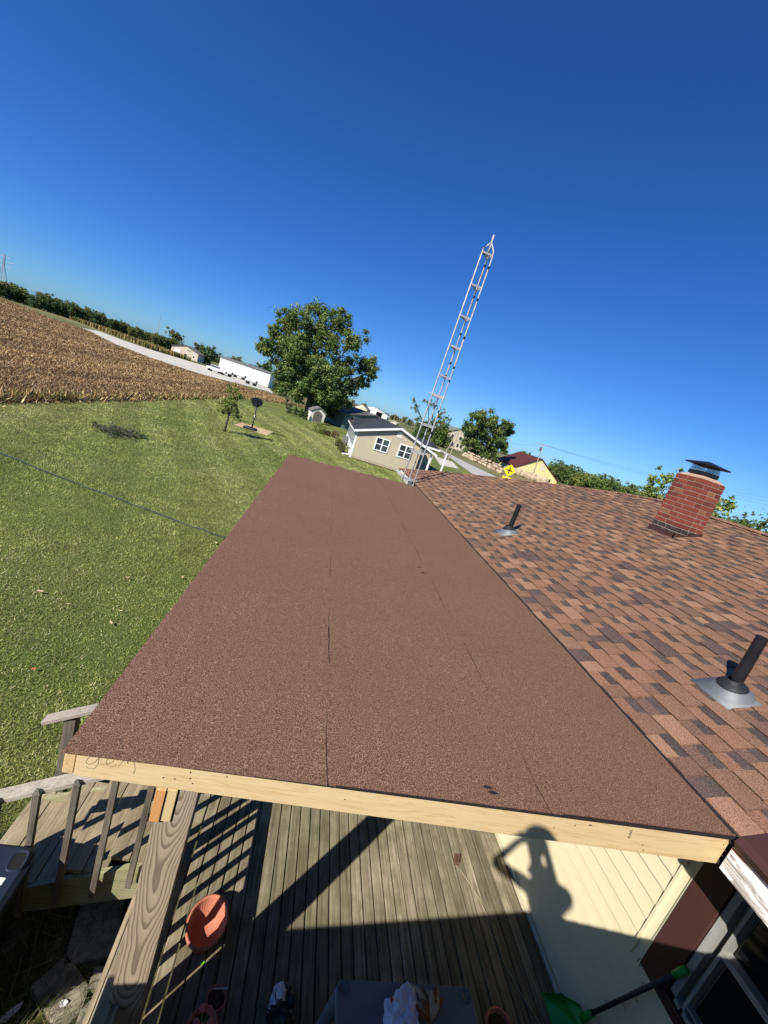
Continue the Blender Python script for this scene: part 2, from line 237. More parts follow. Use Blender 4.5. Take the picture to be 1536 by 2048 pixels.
# ------------------------------------------------------------------ mesh helpers
WLOC = {}
class MB:
    def __init__(s): s.v = []; s.f = []; s.mi = []; s.c = []; s.usec = False
    def add(s, verts, faces, mi=0, col=None):
        b = len(s.v); s.v += [tuple(v) for v in verts]
        for f in faces: s.f.append([b+i for i in f]); s.mi.append(mi); s.c.append(col or (1, 1, 1))
        if col: s.usec = True
        return s
    def box(s, c, d, rot=None, mi=0, col=None):
        x, y, z = d[0]/2, d[1]/2, d[2]/2
        vs = [Vector(p) for p in ((-x, -y, -z), (x, -y, -z), (x, y, -z), (-x, y, -z), (-x, -y, z), (x, -y, z), (x, y, z), (-x, y, z))]
        if rot is not None: vs = [rot @ v for v in vs]
        return s.add([v+Vector(c) for v in vs], [(0, 3, 2, 1), (4, 5, 6, 7), (0, 1, 5, 4), (1, 2, 6, 5), (2, 3, 7, 6), (3, 0, 4, 7)], mi, col)
    def bb(s, x0, x1, y0, y1, z0, z1, mi=0, col=None): return s.box(((x0+x1)/2, (y0+y1)/2, (z0+z1)/2), (abs(x1-x0), abs(y1-y0), abs(z1-z0)), None, mi, col)
    def bar(s, a, b, wd, h, mi=0, up=(0, 0, 1)):
        a, b = Vector(a), Vector(b); d = b-a; L = d.length; d.normalize(); u = Vector(up)
        sd = d.cross(u); sd.normalize(); u = sd.cross(d)
        R = Matrix((sd, d, u)).transposed(); return s.box((a+b)/2, (wd, L, h), R, mi)
    def tube(s, pts, rad, n=8, mi=0, cap=True, col=None):
        pts = [Vector(p) for p in pts]; N = len(pts)
        if not hasattr(rad, '__len__'): rad = [rad]*N
        b = len(s.v); ref = Vector((0.13, 0.37, 0.92)).normalized()
        for i, p in enumerate(pts):
            d = (pts[min(i+1, N-1)]-pts[max(i-1, 0)]).normalized()
            q = ref if abs(d.dot(ref)) < 0.95 else Vector((1, 0, 0))
            u = d.cross(q).normalized(); v = d.cross(u)
            for k in range(n):
                a = 2*math.pi*k/n; s.v.append(tuple(p+(u*math.cos(a)+v*math.sin(a))*rad[i]))
        fs = [(b+i*n+k, b+i*n+(k+1) % n, b+(i+1)*n+(k+1) % n, b+(i+1)*n+k) for i in range(N-1) for k in range(n)]
        if cap: fs += [tuple(b+k for k in range(n))[::-1], tuple(b+(N-1)*n+k for k in range(n))]
        for f in fs: s.f.append(list(f)); s.mi.append(mi); s.c.append(col or (1, 1, 1))
        if col: s.usec = True
        return s
    def prism(s, poly, d, mi=0, col=None):       # polygon (3D points) pushed along d
        d = Vector(d); n = len(poly); vs = [Vector(p) for p in poly]+[Vector(p)+d for p in poly]
        return s.add(vs, [tuple(range(n))[::-1], tuple(range(n, 2*n))]+[(i, (i+1) % n, n+(i+1) % n, n+i) for i in range(n)], mi, col)
    def lathe(s, c, prof, n=20, mi=0, sx=1, sy=1, rot=None):
        c = Vector(c); b = len(s.v); R = rot or Matrix.Identity(3)
        for r, z in prof:
            for k in range(n):
                a = 2*math.pi*k/n; s.v.append(tuple(c+R@Vector((r*math.cos(a)*sx, r*math.sin(a)*sy, z))))
        for i in range(len(prof)-1):
            for k in range(n): s.f.append([b+i*n+k, b+i*n+(k+1) % n, b+(i+1)*n+(k+1) % n, b+(i+1)*n+k]); s.mi.append(mi); s.c.append((1, 1, 1))
        return s
    def blob(s, c, r, sub=2, jit=0.2, seed=0, mi=0, flatz=1.0):
        bm = bmesh.new(); bmesh.ops.create_icosphere(bm, subdivisions=sub, radius=1); q = random.Random(seed)
        ph = [Vector((q.uniform(-1, 1), q.uniform(-1, 1), q.uniform(-1, 1))) for _ in range(7)]
        b = len(s.v)
        for v in bm.verts:
            p = v.co.normalized(); k = 1+jit*sum(abs(p.dot(h))-0.5 for h in ph)/2.5+q.uniform(-jit, jit)*0.2
            s.v.append((c[0]+p.x*r[0]*k, c[1]+p.y*r[1]*k, c[2]+p.z*r[2]*k*flatz))
        for f in bm.faces: s.f.append([b+v.index for v in f.verts]); s.mi.append(mi); s.c.append((1, 1, 1))
        bm.free(); return s
    def mesh(s, name, mats, smooth=False):
        m = bpy.data.meshes.new(name); m.from_pydata(s.v, [], s.f)
        for x in (mats if isinstance(mats, (list, tuple)) else [mats]): m.materials.append(MT[x])
        m.polygons.foreach_set('material_index', s.mi)
        if s.usec:
            at = m.color_attributes.new('Col', 'FLOAT_COLOR', 'CORNER')
            dat = np.array([(*s.c[i], 1.0) for i, f in enumerate(s.f) for _ in f], dtype=np.float32); at.data.foreach_set('color', dat.ravel())
        if smooth: m.polygons.foreach_set('use_smooth', [True]*len(s.f))
        m.update(); return m
    def build(s, name, mats, parent=None, smooth=False, bevel=0.0):
        return link(name, s.mesh(name, mats, smooth), parent, bevel)
def link(name, mesh, parent=None, bevel=0.0, mw=None):
    o = bpy.data.objects.new(name, mesh); C.objects.link(o)
    if parent is not None:
        o.parent = parent; o.matrix_parent_inverse = Matrix.Translation(-WLOC.get(parent, Vector()))
    if mw is not None: o.matrix_basis = mw
    WLOC[o] = mw.to_translation() if mw is not None else Vector()
    if bevel:
        b = o.modifiers.new('bevel', 'BEVEL'); b.width = bevel; b.segments = 2; b.limit_method = 'ANGLE'; b.angle_limit = math.radians(50)
    return o
def tag(o, label=None, cat=None, group=None, kind=None):
    for k, v in (('label', label), ('category', cat), ('group', group), ('kind', kind)):
        if v: o[k] = v
    return o
def thing(name, loc, label, cat, group=None):
    o = bpy.data.objects.new(name, None); C.objects.link(o); o.location = loc; o.empty_display_size = 0.2
    WLOC[o] = Vector(loc); return tag(o, label, cat, group)
def copy_tree(src, delta, rotz=0.0, scale=1.0, label=None):
    """copy a top-level thing built in world coordinates about its own base"""
    r = src.copy(); C.objects.link(r); base = WLOC[src]; nb = base+Vector(delta); WLOC[r] = nb
    r.location = nb; r.rotation_euler = (0, 0, rotz); r.scale = (scale,)*3
    if label: r['label'] = label
    for ch in src.children:
        c = ch.copy(); C.objects.link(c); c.parent = r; c.matrix_parent_inverse = ch.matrix_parent_inverse.copy()
    return r
def npmesh(name, verts, nside, cols, mat):
    """fast mesh: verts (N*nside,3), every nside verts are one face, cols (N,3)"""
    N = len(verts)//nside; m = bpy.data.meshes.new(name); m.vertices.add(len(verts)); m.vertices.foreach_set('co', verts.astype(np.float32).ravel())
    m.loops.add(len(verts)); m.loops.foreach_set('vertex_index', np.arange(len(verts), dtype=np.int32)); m.polygons.add(N)
    m.polygons.foreach_set('loop_start', np.arange(0, len(verts), nside, dtype=np.int32)); m.polygons.foreach_set('loop_total', np.full(N, nside, dtype=np.int32))
    m.materials.append(MT[mat]); m.update(calc_edges=True)
    at = m.color_attributes.new('Col', 'FLOAT_COLOR', 'POINT'); cc = np.ones((len(verts), 4), np.float32); cc[:, :3] = np.repeat(cols, nside, axis=0); at.data.foreach_set('color', cc.ravel())
    return m

# ================================================================== SETTING: ground, field, gravel, roads
def sheet(name, pts, z, mat):
    m = MB(); m.add([(p[0], p[1], z) for p in pts], [tuple(range(len(pts)))]); o = m.build(name, mat); return tag(o, kind='structure')
sheet('ground', [(-3000, -1500), (3000, -1500), (3000, 4000), (-3000, 4000)], G-0.02, 'meadow')
sheet('lawn', [(-12.4, -25), (30, -25), (30, 60), (20, 100), (-4, 100), (-6, 90), (-9, 81), (-11.9, 67), (-12.2, 51), (-12.3, 32)], G, 'lawn')
fe = [(-12.4, -25), (-12.3, 32), (-12.2, 51), (-11.9, 67), (-9, 81), (-6, 90)]
far_edge = [onz(*p) for p in ((545, 789), (500, 777), (400, 749), (300, 716), (230, 689), (165, 657), (90, 633), (0, 593))]
sheet('field', fe+[(p.x, p.y) for p in far_edge]+[(-260, 150), (-200, -25)], G+0.006, 'field_soil')
gn = [onz(*p) for p in ((545, 787), (535, 782), (400, 748), (300, 715), (230, 688), (160, 655))]
gf = [onz(*p) for p in ((200, 663), (250, 682), (300, 699), (350, 714), (430, 738), (480, 757), (535, 776), (545, 782))]
sheet('gravel_road', [(p.x, p.y) for p in gn+gf], G+0.012, 'gravel')
rn = [onz(*p) for p in ((876, 898), (905, 919), (925, 934), (955, 955))]; rf = [onz(*p) for p in ((1005, 960), (985, 950), (930, 924), (900, 909), (880, 898))]
sheet('road', [(p.x, p.y) for p in rn+rf], G+0.016, 'asphalt')
dv = [onz(*p) for p in ((868, 912), (905, 924), (918, 938), (880, 930))]
sheet('driveway', [(p.x, p.y) for p in dv], G+0.024, 'gravel')
pd = [onz(*p) for p in ((467, 850), (484, 846), (547, 864), (533, 872))]
sheet('court_pad', [(p.x, p.y) for p in pd], G+0.02, 'pad_concrete')
sheet('bare_soil', [(-2.3, 0.6), (2.85, 0.6), (2.85, 9.5), (-0.5, 9.6), (-0.55, 4.2), (-0.9, 3.3), (-2.3, 2.6)], G+0.006, 'dirt')

# grass blades: one object nobody could count
def blades(n, rmin, rmax, az0, az1, keep, hgt, wid, colfn, power, per, lean=0.6):
    u = RNG.random(n); r = (rmin**power+u*(rmax**power-rmin**power))**(1/power); az = np.radians(az0+(az1-az0)*RNG.random(n))
    x, y = r*np.sin(az), r*np.cos(az); k = keep(x, y); x, y, r = x[k], y[k], r[k]
    x = np.repeat(x, per); y = np.repeat(y, per); r = np.repeat(r, per); N = len(x)
    x = x+RNG.normal(0, 0.03+0.004*r, N); y = y+RNG.normal(0, 0.03+0.004*r, N)
    h = hgt(r)*RNG.uniform(0.5, 1.3, N)*(0.45+0.6*vnoise(x, y, 0.34)+0.5*vnoise(x+9, y, 1.3)); wd = wid(r); th = RNG.uniform(0, 2*np.pi, N); lx, ly = RNG.normal(0, lean, N)*h, RNG.normal(0, lean, N)*h
    V = np.zeros((N, 3, 3)); V[:, 0] = np.stack([x-wd*np.cos(th), y-wd*np.sin(th), np.full(N, G)], 1); V[:, 1] = np.stack([x+wd*np.cos(th), y+wd*np.sin(th), np.full(N, G)], 1)
    V[:, 2] = np.stack([x+lx, y+ly, G+h], 1); return V.reshape(-1, 3), colfn(x, y, N)
def lawn_keep(x, y): return (x > -12.3) & ~((x > -0.55) & (x < 8) & (y < 9.6)) & ~((x > -2.0) & (x < 0) & (y < 2.45)) & (x < 22) & ~((x > 2.4) & (y > 34.6)) & ~((x > 2.2) & (y < 12)) & ~((x > -1.6) & (y > 2.4) & (y < 3.3) & (x < 0)) & ~((x > -6.6) & (x < -3.8) & (y > 31.9) & (y < 35.7))
_grid = np.random.default_rng(5).random((64, 64))
def vnoise(x, y, cell):
    u, v = x/cell, y/cell; i, k = np.floor(u).astype(int), np.floor(v).astype(int); fu, fv = u-i, v-k; fu, fv = fu*fu*(3-2*fu), fv*fv*(3-2*fv); g = lambda a, b: _grid[a % 64, b % 64]
    return (g(i, k)*(1-fu)+g(i+1, k)*fu)*(1-fv)+(g(i, k+1)*(1-fu)+g(i+1, k+1)*fu)*fv
def fbm(x, y, s): return 0.5+0.25*np.sin(x*s+1.3*np.sin(y*s*0.7))+0.25*np.sin(y*s*1.3+1.7*np.sin(x*s*0.6+2))
def lawn_col(x, y, N):
    a = np.array([0.19, 0.255, 0.058]); b = np.array([0.42, 0.44, 0.135]); d = np.array([0.50, 0.46, 0.25]); q = np.clip(0.55*vnoise(x, y+4, 0.5)+0.5*vnoise(x+7, y, 2.2)-0.28+0.45*fbm(x, y, 0.33)+0.35*fbm(x+3, y, 1.3)+0.25*fbm(x*0.6-y*0.5, y*0.15, 2.6)-0.12+RNG.normal(0, 0.2, N), 0, 1)[:, None]
    c = a*(1-q)+b*q; dry = (RNG.random(N) < 0.06+0.30*fbm(x, y, 0.9)**3+0.22*np.clip((11-np.hypot(x, y))/8, 0, 1)*(0.4+fbm(x, y, 1.6)))[:, None]; st = 1+0.13*np.sign(np.sin((x*0.93+y*0.36)*2.6+0.5*np.sin(y*0.3)))*np.clip(np.hypot(x, y)/14, 0.25, 1)
    wear = np.clip(fbm(x*1.1+5, y*0.8, 0.55)*fbm(x-2, y+7, 0.21)*2-0.35, 0, 0.6)[:, None]; c = c*(1-wear)+np.array([0.45, 0.43, 0.17])*wear
    return np.where(dry, d, c)*RNG.uniform(0.7, 1.25, (N, 1))*st[:, None]*(0.72+0.5*vnoise(x+3, y+1, 0.22))[:, None]
v, c = blades(150000, 2.6, 55, -62, 32, lawn_keep, lambda r: 0.028+0.0006*r, lambda r: 0.0022+0.0007*r, lawn_col, 0.75, 5)
tag(link('lawn_grass', npmesh('lawn_grass', v, 3, c, 'blade')), 'short mown green grass with dry straw patches covering the yard', 'grass', kind='stuff')
def rough_keep(x, y): return (x > -2.2) & (x < -0.32) & (y > 0.9) & (y < 3.2) & ~((x > -1.75) & (x < -1.0) & (y > 1.45) & (y < 2.45))
def rough_col(x, y, N):
    a = np.array([0.09, 0.12, 0.03]); b = np.array([0.33, 0.27, 0.13]); q = (RNG.random(N) < 0.35)[:, None]; return np.where(q, b, a)*RNG.uniform(0.5, 1.3, (N, 1))
v, c = blades(2600, 0.9, 3.6, -80, 0, rough_keep, lambda r: 0.14+0*r, lambda r: 0.003+0*r, rough_col, 1.2, 7, 0.9)
tag(link('unmown_grass', npmesh('unmown_grass', v, 3, c, 'blade')), 'long ragged grass and straw around the pavers beside the deck', 'grass', kind='stuff')
# dry crop residue on the field
fp = np.array(fe+[(p.x, p.y) for p in far_edge]+[(-260, 150), (-200, -25)])
def inpoly(x, y, P):
    r = np.zeros(len(x), bool); j = len(P)-1
    for i in range(len(P)):
        cnd = ((P[i, 1] > y) != (P[j, 1] > y)) & (x < (P[j, 0]-P[i, 0])*(y-P[i, 1])/(P[j, 1]-P[i, 1]+1e-9)+P[i, 0]); r ^= cnd; j = i
    return r
def res_col(x, y, N):
    pal = np.array([[0.33, 0.21, 0.09], [0.19, 0.11, 0.045], [0.58, 0.44, 0.25], [0.075, 0.043, 0.02], [0.28, 0.17, 0.07], [0.38, 0.26, 0.10]]); c = pal[RNG.choice(6, N, p=[0.22, 0.19, 0.21, 0.19, 0.09, 0.10])]
    row = 1+0.16*np.sin(x*1.9+0.6*np.sin(y*0.05))+0.14*np.sin(x*0.53+1.0)
    return c*np.array([1.0, 1.0, 1.0])*RNG.uniform(0.7, 1.3, (N, 1))*row[:, None]
v, c = blades(125000, 12.4, 185, -68, 2, lambda x, y: inpoly(x, y, fp), lambda r: 0.14+0.0006*r, lambda r: 0.008+0.0005*r, res_col, 0.55, 6, 0.9)
tag(link('crop_residue', npmesh('crop_residue', v, 3, c, 'residue')), 'tan and brown dry crop stalks and leaves lying on the field', 'crop', kind='stuff')
# a ragged taller edge where the field meets the lawn
yy = 10+95*RNG.random(14000)**1.5; xx = np.interp(yy, [0, 51, 67, 81, 90, 105], [-12.6, -12.45, -12.1, -9.2, -6.2, -4])+RNG.normal(-0.15, 0.25, 14000); N = 14000
h = RNG.uniform(0.12, 0.48, N); th = RNG.uniform(0, 6.28, N); wd = RNG.uniform(0.02, 0.06, N); V = np.zeros((N, 3, 3))
V[:, 0] = np.stack([xx-wd*np.cos(th), yy-wd*np.sin(th), np.full(N, G)], 1); V[:, 1] = np.stack([xx+wd*np.cos(th), yy+wd*np.sin(th), np.full(N, G)], 1); V[:, 2] = np.stack([xx+RNG.normal(0, 0.2, N), yy+RNG.normal(0, 0.2, N), G+h], 1)
tag(link('field_edge_weeds', npmesh('field_edge_weeds', V.reshape(-1, 3), 3, res_col(xx, yy, N)*np.where(RNG.random((N, 1)) < 0.4, np.array([[0.35, 0.5, 0.3]]), 1), 'residue')), 'ragged brown and dark weeds along the edge between lawn and field', 'weeds', kind='stuff')
# unharvested strip beyond the gravel
c0, c1 = [onz(*p) for p in ((-60, 563), (300, 698))]
N = 30000; u = RNG.random(N); wv = RNG.uniform(0, 14, N); dx, dy = c1.x-c0.x, c1.y-c0.y; L = math.hypot(dx, dy); nx, ny = -dy/L, dx/L
if nx*0+ny < 0: nx, ny = -nx, -ny
xx, yy = c0.x+dx*u+nx*wv, c0.y+dy*u+ny*wv; V = np.zeros((N, 4, 3)); th = RNG.uniform(0, 3.14, N); wd = RNG.uniform(0.05, 0.16, N); h = RNG.uniform(0.8, 1.5, N)
for k, (sx_, sz) in enumerate(((-1, 0), (1, 0), (1, 1), (-1, 1))): V[:, k] = np.stack([xx+sx_*wd*np.cos(th), yy+sx_*wd*np.sin(th), G+h*sz], 1)
cc = np.where(RNG.random((N, 1)) < 0.55, np.array([[0.30, 0.23, 0.075]]), np.array([[0.10, 0.115, 0.035]]))*RNG.uniform(0.7, 1.2, (N, 1))
tag(link('standing_crop', npmesh('standing_crop', V.reshape(-1, 3), 4, cc, 'residue')), 'strip of standing yellow green crop behind the gravel road', 'crop', kind='stuff')

# ================================================================== MAIN HOUSE
EX, EZ, SL = 2.36, -1.338, 0.333          # eave x, eave z, roof slope
RX = 6.62; RZ = EZ+SL*(RX-EX)             # ridge
def rz(x): return EZ+SL*(x-EX)
def onroof(px, py, h=0.0):
    r = ray(px, py); return r*((EZ+h-SL*EX)/(r.z-SL*r.x))
house = thing('house', (6.6, 4.0, G), 'cream sided house with brown shingled hip roof and brick chimney', 'house')
YN = -3.0
hip = [(2.30, 11.73), (3.70, 10.72), (5.0, 9.45), (5.75, 8.62), (6.25, 7.98), (RX, 7.35)]
# walls
b = MB(); b.bb(2.86, 10.4, YN, 11.3, G, -1.30); b.build('wall', 'sheathing', house)
roof = MB(); poly = [(EX, YN-0.3, EZ-0.022), (EX, 11.73, EZ-0.022)]+[(x, y, rz(x)-0.022) for x, y in hip[1:]]+[(RX, YN-0.3, RZ-0.022)]
roof.prism(poly, (0, 0, -0.03))
back = [(RX, YN-0.3, RZ-0.022), (RX, 7.35, RZ-0.022), (2*RX-EX, 11.73, EZ-0.022), (2*RX-EX, YN-0.3, EZ-0.022)]; roof.prism(back, (0, 0, -0.03))
hf = [(x, y, rz(x)-0.024) for x, y in hip]; roof.add(hf+[(2*RX-EX, 11.73, EZ-0.022)], [tuple(range(len(hf)+1))])
roof = roof.build('roof', 'membrane_edge', house)
# shingles: course by course, every tab a wedge with its own colour
EXP = 0.143; TH = math.atan(SL); cs, sn = math.cos(TH), math.sin(TH); SLEN = (RX-EX)/cs
Rroof = Matrix(((0, cs, -sn), (1, 0, 0), (0, sn, cs)))     # local (u along Y, v up the slope, w normal) -> world
TAN = [(0.262, 0.138, 0.083), (0.242, 0.128, 0.079), (0.315, 0.178, 0.112), (0.228, 0.12, 0.077), (0.21, 0.113, 0.077), (0.25, 0.138, 0.088)]
DRK = [(0.175, 0.097, 0.068), (0.155, 0.09, 0.068), (0.19, 0.104, 0.07), (0.105, 0.07, 0.06)]
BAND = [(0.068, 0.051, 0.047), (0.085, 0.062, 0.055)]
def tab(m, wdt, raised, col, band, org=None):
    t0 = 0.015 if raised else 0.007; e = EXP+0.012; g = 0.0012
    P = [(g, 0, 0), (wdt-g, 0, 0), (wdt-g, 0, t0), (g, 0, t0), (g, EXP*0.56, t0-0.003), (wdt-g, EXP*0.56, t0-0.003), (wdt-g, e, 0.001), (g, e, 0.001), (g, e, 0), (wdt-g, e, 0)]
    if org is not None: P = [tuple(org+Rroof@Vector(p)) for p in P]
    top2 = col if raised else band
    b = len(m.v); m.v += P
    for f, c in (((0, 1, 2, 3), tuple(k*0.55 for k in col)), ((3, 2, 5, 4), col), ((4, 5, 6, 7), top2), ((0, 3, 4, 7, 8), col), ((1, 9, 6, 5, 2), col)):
        m.f.append([b+i for i in f]); m.mi.append(0); m.c.append(c)
    m.usec = True
variants = {}
WID = [0.10, 0.125, 0.15, 0.175, 0.20, 0.235]
def variant(wi, raised, ci):
    k = (wi, raised, ci)
    if k not in variants:
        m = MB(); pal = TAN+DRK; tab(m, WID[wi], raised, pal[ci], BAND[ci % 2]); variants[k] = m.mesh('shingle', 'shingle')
    return variants[k]
hx = [p[0] for p in hip]; hy = [p[1] for p in hip]
pieces = []; NC = int(SLEN/EXP)
for ci in range(NC):
    v0 = ci*EXP+0.004; xs = EX+v0*cs; ymax = float(np.interp(xs, hx, hy))-0.02; y = -2.2-rnd.random()*0.3; raised = ci % 2 == 0
    while y < ymax:
        wi = rnd.choice([1, 2, 3, 3, 4, 5]) if raised else rnd.choice([0, 1, 1, 2, 3])
        if y+WID[wi] > ymax: break
        q = rnd.random(); pal = rnd.randrange(6) if q < (0.80 if raised else 0.70) else 6+rnd.randrange(4)
        org = Vector((xs, y, EZ+v0*sn)); d = org.length
        pieces.append((d, org, wi, raised, pal)); y += WID[wi]; raised = not raised
def vis(org):
    d = org.dot(fwd)
    if d < 0.3: return False
    u, v = org.dot(rgt)/d*F, org.dot(dwn)/d*F
    return -768 < u < 768+60 and -1024 < v < 1024
pieces.sort(key=lambda p: (not vis(p[1]), p[0]))
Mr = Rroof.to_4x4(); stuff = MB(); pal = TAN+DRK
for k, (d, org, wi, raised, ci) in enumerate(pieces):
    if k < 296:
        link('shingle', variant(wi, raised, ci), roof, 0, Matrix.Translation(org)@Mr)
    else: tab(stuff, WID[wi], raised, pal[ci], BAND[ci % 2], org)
# caps on the hip and along the ridge
def cap(m, a, bb_, wdt, col):
    a, bb_ = Vector(a), Vector(bb_); d = (bb_-a); L = d.length; n = int(L/EXP)
    d.normalize(); sd = d.cross(Vector((0, 0, 1))).normalized()
    for i in range(n+1):
        p = a+d*(i*EXP); q = p+d*(EXP*1.25); col = rnd.choice(TAN+DRK); z1, z2 = Vector((0, 0, 0.024)), Vector((0, 0, 0.010)); dr = Vector((0, 0, -wdt*0.26))
        m.add([p+sd*wdt+dr+z1, p+z1, p-sd*wdt+dr+z1, q+sd*wdt+dr+z2, q+z2, q-sd*wdt+dr+z2, p+sd*wdt+dr, p, p-sd*wdt+dr], [(0, 1, 4, 3), (1, 2, 5, 4), (0, 6, 7, 1), (1, 7, 8, 2)], 0, col)
for i in range(len(hip)-1):
    (x0, y0), (x1, y1) = hip[i], hip[i+1]; cap(stuff, (x0, y0, rz(x0)), (x1, y1, rz(x1)), 0.12, None)
cap(stuff, (RX, 7.3, RZ), (RX, -2.5, RZ), 0.14, None)
tag(stuff.build('shingles', 'shingle', roof), kind='stuff')
MB().bb(2.349, 2.40, 1.30, 9.25, EZ-0.02, EZ+0.006).build('starter_edge', 'membrane_edge', house)
# siding under the porch roof: each lap a part, wall plane x = 2.8
LAP = 0.1225; wz0 = -3.58
for k in range(18):
    z0 = wz0+k*LAP; z1 = z0+LAP
    lap = lambda ya, yb: MB().prism([(2.792, ya, z0), (2.86, ya, z0), (2.86, ya, z1+0.012), (2.812, ya, z1+0.012), (2.803, ya, (z0+z1)/2)], (0, yb-ya, 0)).build('siding_board', 'cream_siding', house)
    if z1 < -2.70: lap(-2.0, 9.0)
    else: lap(1.655, 9.0)
MB().bb(2.800, 2.84, 1.578, 1.655, -2.74, -1.40).bb(2.785, 2.800, 1.645, 1.662, -2.74, -1.40).bb(2.785, 2.80, 1.574, 1.586, -2.74, -1.40).build('corner_trim', 'cream_trim', house)
MB().bb(2.80, 2.84, -2.0, 1.60, -2.745, -2.705).build('sill_trim', 'cream_trim', house)
MB().bb(2.77, 2.86, -2.0, 9.0, -3.66, -3.585).build('starter_strip', 'cream_trim', house)
win = MB().bb(2.775, 2.86, 1.405, 1.574, -2.70, -1.40).bb(2.775, 2.86, -1.2, 1.405, -2.70, -2.63).build('window', 'brown_metal', house, bevel=0.004)
fr = MB()
for y0, y1 in ((1.362, 1.40), (1.305, 1.322), (0.47, 0.53), (-1.0, -0.95)): fr.bb(2.79, 2.85, y0, y1, -2.625, -1.45)
fr.bb(2.79, 2.85, -1.0, 1.40, -2.625, -2.595).bb(2.788, 2.83, -1.0, 1.318, -2.56, -2.55).bb(2.785, 2.845, -1.0, 1.318, -2.155, -2.12).bb(2.80, 2.85, -1.0, 1.40, -1.5, -1.45)
fr.build('frame', 'old_white', win)
MB().bb(2.835, 2.84, 0.53, 1.29, -2.57, -2.16).build('pane', 'glass_dark', win); MB().bb(2.832, 2.838, 0.53, 1.29, -2.11, -1.5).build('pane', 'glass_dark', win); MB().bb(2.835, 2.84, -0.95, 0.47, -2.57, -1.5).build('pane', 'glass_dark', win)
# eave: soffit, fascia with peeling paint, brown metal edge
MB().bb(2.40, 2.86, YN, 11.6, -1.545, -1.53).build('soffit', 'soffit', house)
MB().bb(2.375, 2.402, YN, 1.288, -1.536, -1.385).build('fascia', 'peeling_paint', house)
MB().bb(2.375, 2.402, 9.30, 11.7, -1.536, -1.385).build('fascia', 'white_paint', house)
g = MB(); yg0, yg1 = YN, 1.27
sec = [(2.36, -1.372), (2.345, -1.345), (2.36, -1.325), (2.52, -1.272), (2.52, -1.262), (2.355, -1.313), (2.33, -1.345), (2.352, -1.385)]
g.prism([(x, yg0, z) for x, z in sec], (0, yg1-yg0, 0)); g.build('drip_edge', 'brown_metal', house)
g = MB(); sec = [(2.36, -1.35), (2.36, -1.46), (2.27, -1.46), (2.24, -1.35), (2.25, -1.35), (2.275, -1.452), (2.352, -1.452), (2.352, -1.35)]
g.prism([(x, 9.85, z) for x, z in sec], (0, 1.95, 0)); g.bb(2.245, 2.36, 9.845, 9.852, -1.46, -1.35); g.build('gutter', 'shed_wall', house)
# the flat-roofed wing behind, where the picture is taken from
wr = lambda x: -1.43+0.14*x
we = lambda x: 0.455+0.055*x
MB().add([(-1.42, -4, wr(-1.42)), (2.35, -4, wr(2.35)), (2.35, we(2.35)-0.12, wr(2.35)), (-1.42, we(-1.42), wr(-1.42))]+[(-1.42, -4, wr(-1.42)-.05), (2.35, -4, wr(2.35)-.05), (2.35, we(2.35)-0.12, wr(2.35)-.05), (-1.42, we(-1.42), wr(-1.42)-.05)], [(0, 1, 2, 3), (7, 6, 5, 4), (0, 4, 5, 1), (1, 5, 6, 2), (2, 6, 7, 3), (3, 7, 4, 0)]).build('wing_roof', 'membrane', house)
MB().prism([(-1.33, -3.9, G), (2.34, -3.9, G), (2.34, -3.9, wr(2.34)-0.055), (-1.33, -3.9, wr(-1.33)-0.055)], (0, 4.23, 0)).build('wing_wall', 'cream_siding', house)

# chimney
CX, CY = 5.194, 5.225; CW, CD = 0.42, 0.45; cz0 = rz(CX)-0.02; ctop = cz0+0.94
ch = MB().bb(CX+0.006, CX+CW-0.006, CY+0.006, CY+CD-0.006, cz0-0.3, ctop-0.004).build('chimney', 'mortar', house)
bmesh_cache = {}
def brick(L, D, tarred):
    k = (round(L, 3), round(D, 3), tarred)
    if k not in bmesh_cache: bmesh_cache[k] = MB().bb(0, L, 0, D, 0, 0.057).mesh('brick', 'tarred_brick' if tarred else 'brick')
    return bmesh_cache[k]
j = 0.009; bd = 0.09; ncourse = 14; chh = (ctop-cz0+0.02)/ncourse
for k in range(-2, ncourse):
    z = cz0-0.02+k*chh+0.008; odd = k % 2; tar = k < 3
    sides = [((CX, CY), (1, 0), CW), ((CX+CW, CY), (0, 1), CD), ((CX+CW, CY+CD), (-1, 0), CW), ((CX, CY+CD), (0, -1), CD)]
    for (sx0, sy0), (ux, uy), L in sides:
        run = L-bd-j                        # pinwheel bond, mirrored every other course
        start = 0.0 if odd else bd+j
        segs = [0.20, run-0.20-j] if odd else [run-0.20-j, 0.20]
        pos = start
        for sg in segs:
            if sg > 0.03:
                R = Matrix(((ux, -uy, 0), (uy, ux, 0), (0, 0, 1))).to_4x4()
                jx = rnd.uniform(-0.0015, 0.0015); link('brick', brick(sg, bd, tar), ch, 0, Matrix.Translation(Vector((sx0+ux*pos-uy*jx, sy0+uy*pos+ux*jx, z)))@R)
            pos += sg+j
m = MB(); a, bq = 0.006, 0.07
m.add([(CX+a, CY+a, ctop), (CX+CW-a, CY+a, ctop), (CX+CW-a, CY+CD-a, ctop), (CX+a, CY+CD-a, ctop), (CX+bq, CY+bq, ctop+0.045), (CX+CW-bq, CY+bq, ctop+0.045), (CX+CW-bq, CY+CD-bq, ctop+0.045), (CX+bq, CY+CD-bq, ctop+0.045)], [(0, 1, 5, 4), (1, 2, 6, 5), (2, 3, 7, 6), (3, 0, 4, 7), (4, 5, 6, 7)])
m.build('crown', 'crown_mortar', ch)
ccx, ccy = CX+CW/2, CY+CD/2; hw = 0.115
MB().bb(ccx-hw, ccx+hw, ccy-hw, ccy+hw, ctop+0.03, ctop+0.075).build('flue_tile', 'crown_mortar', ch)
m = MB(); hw = 0.13; zb = ctop+0.055
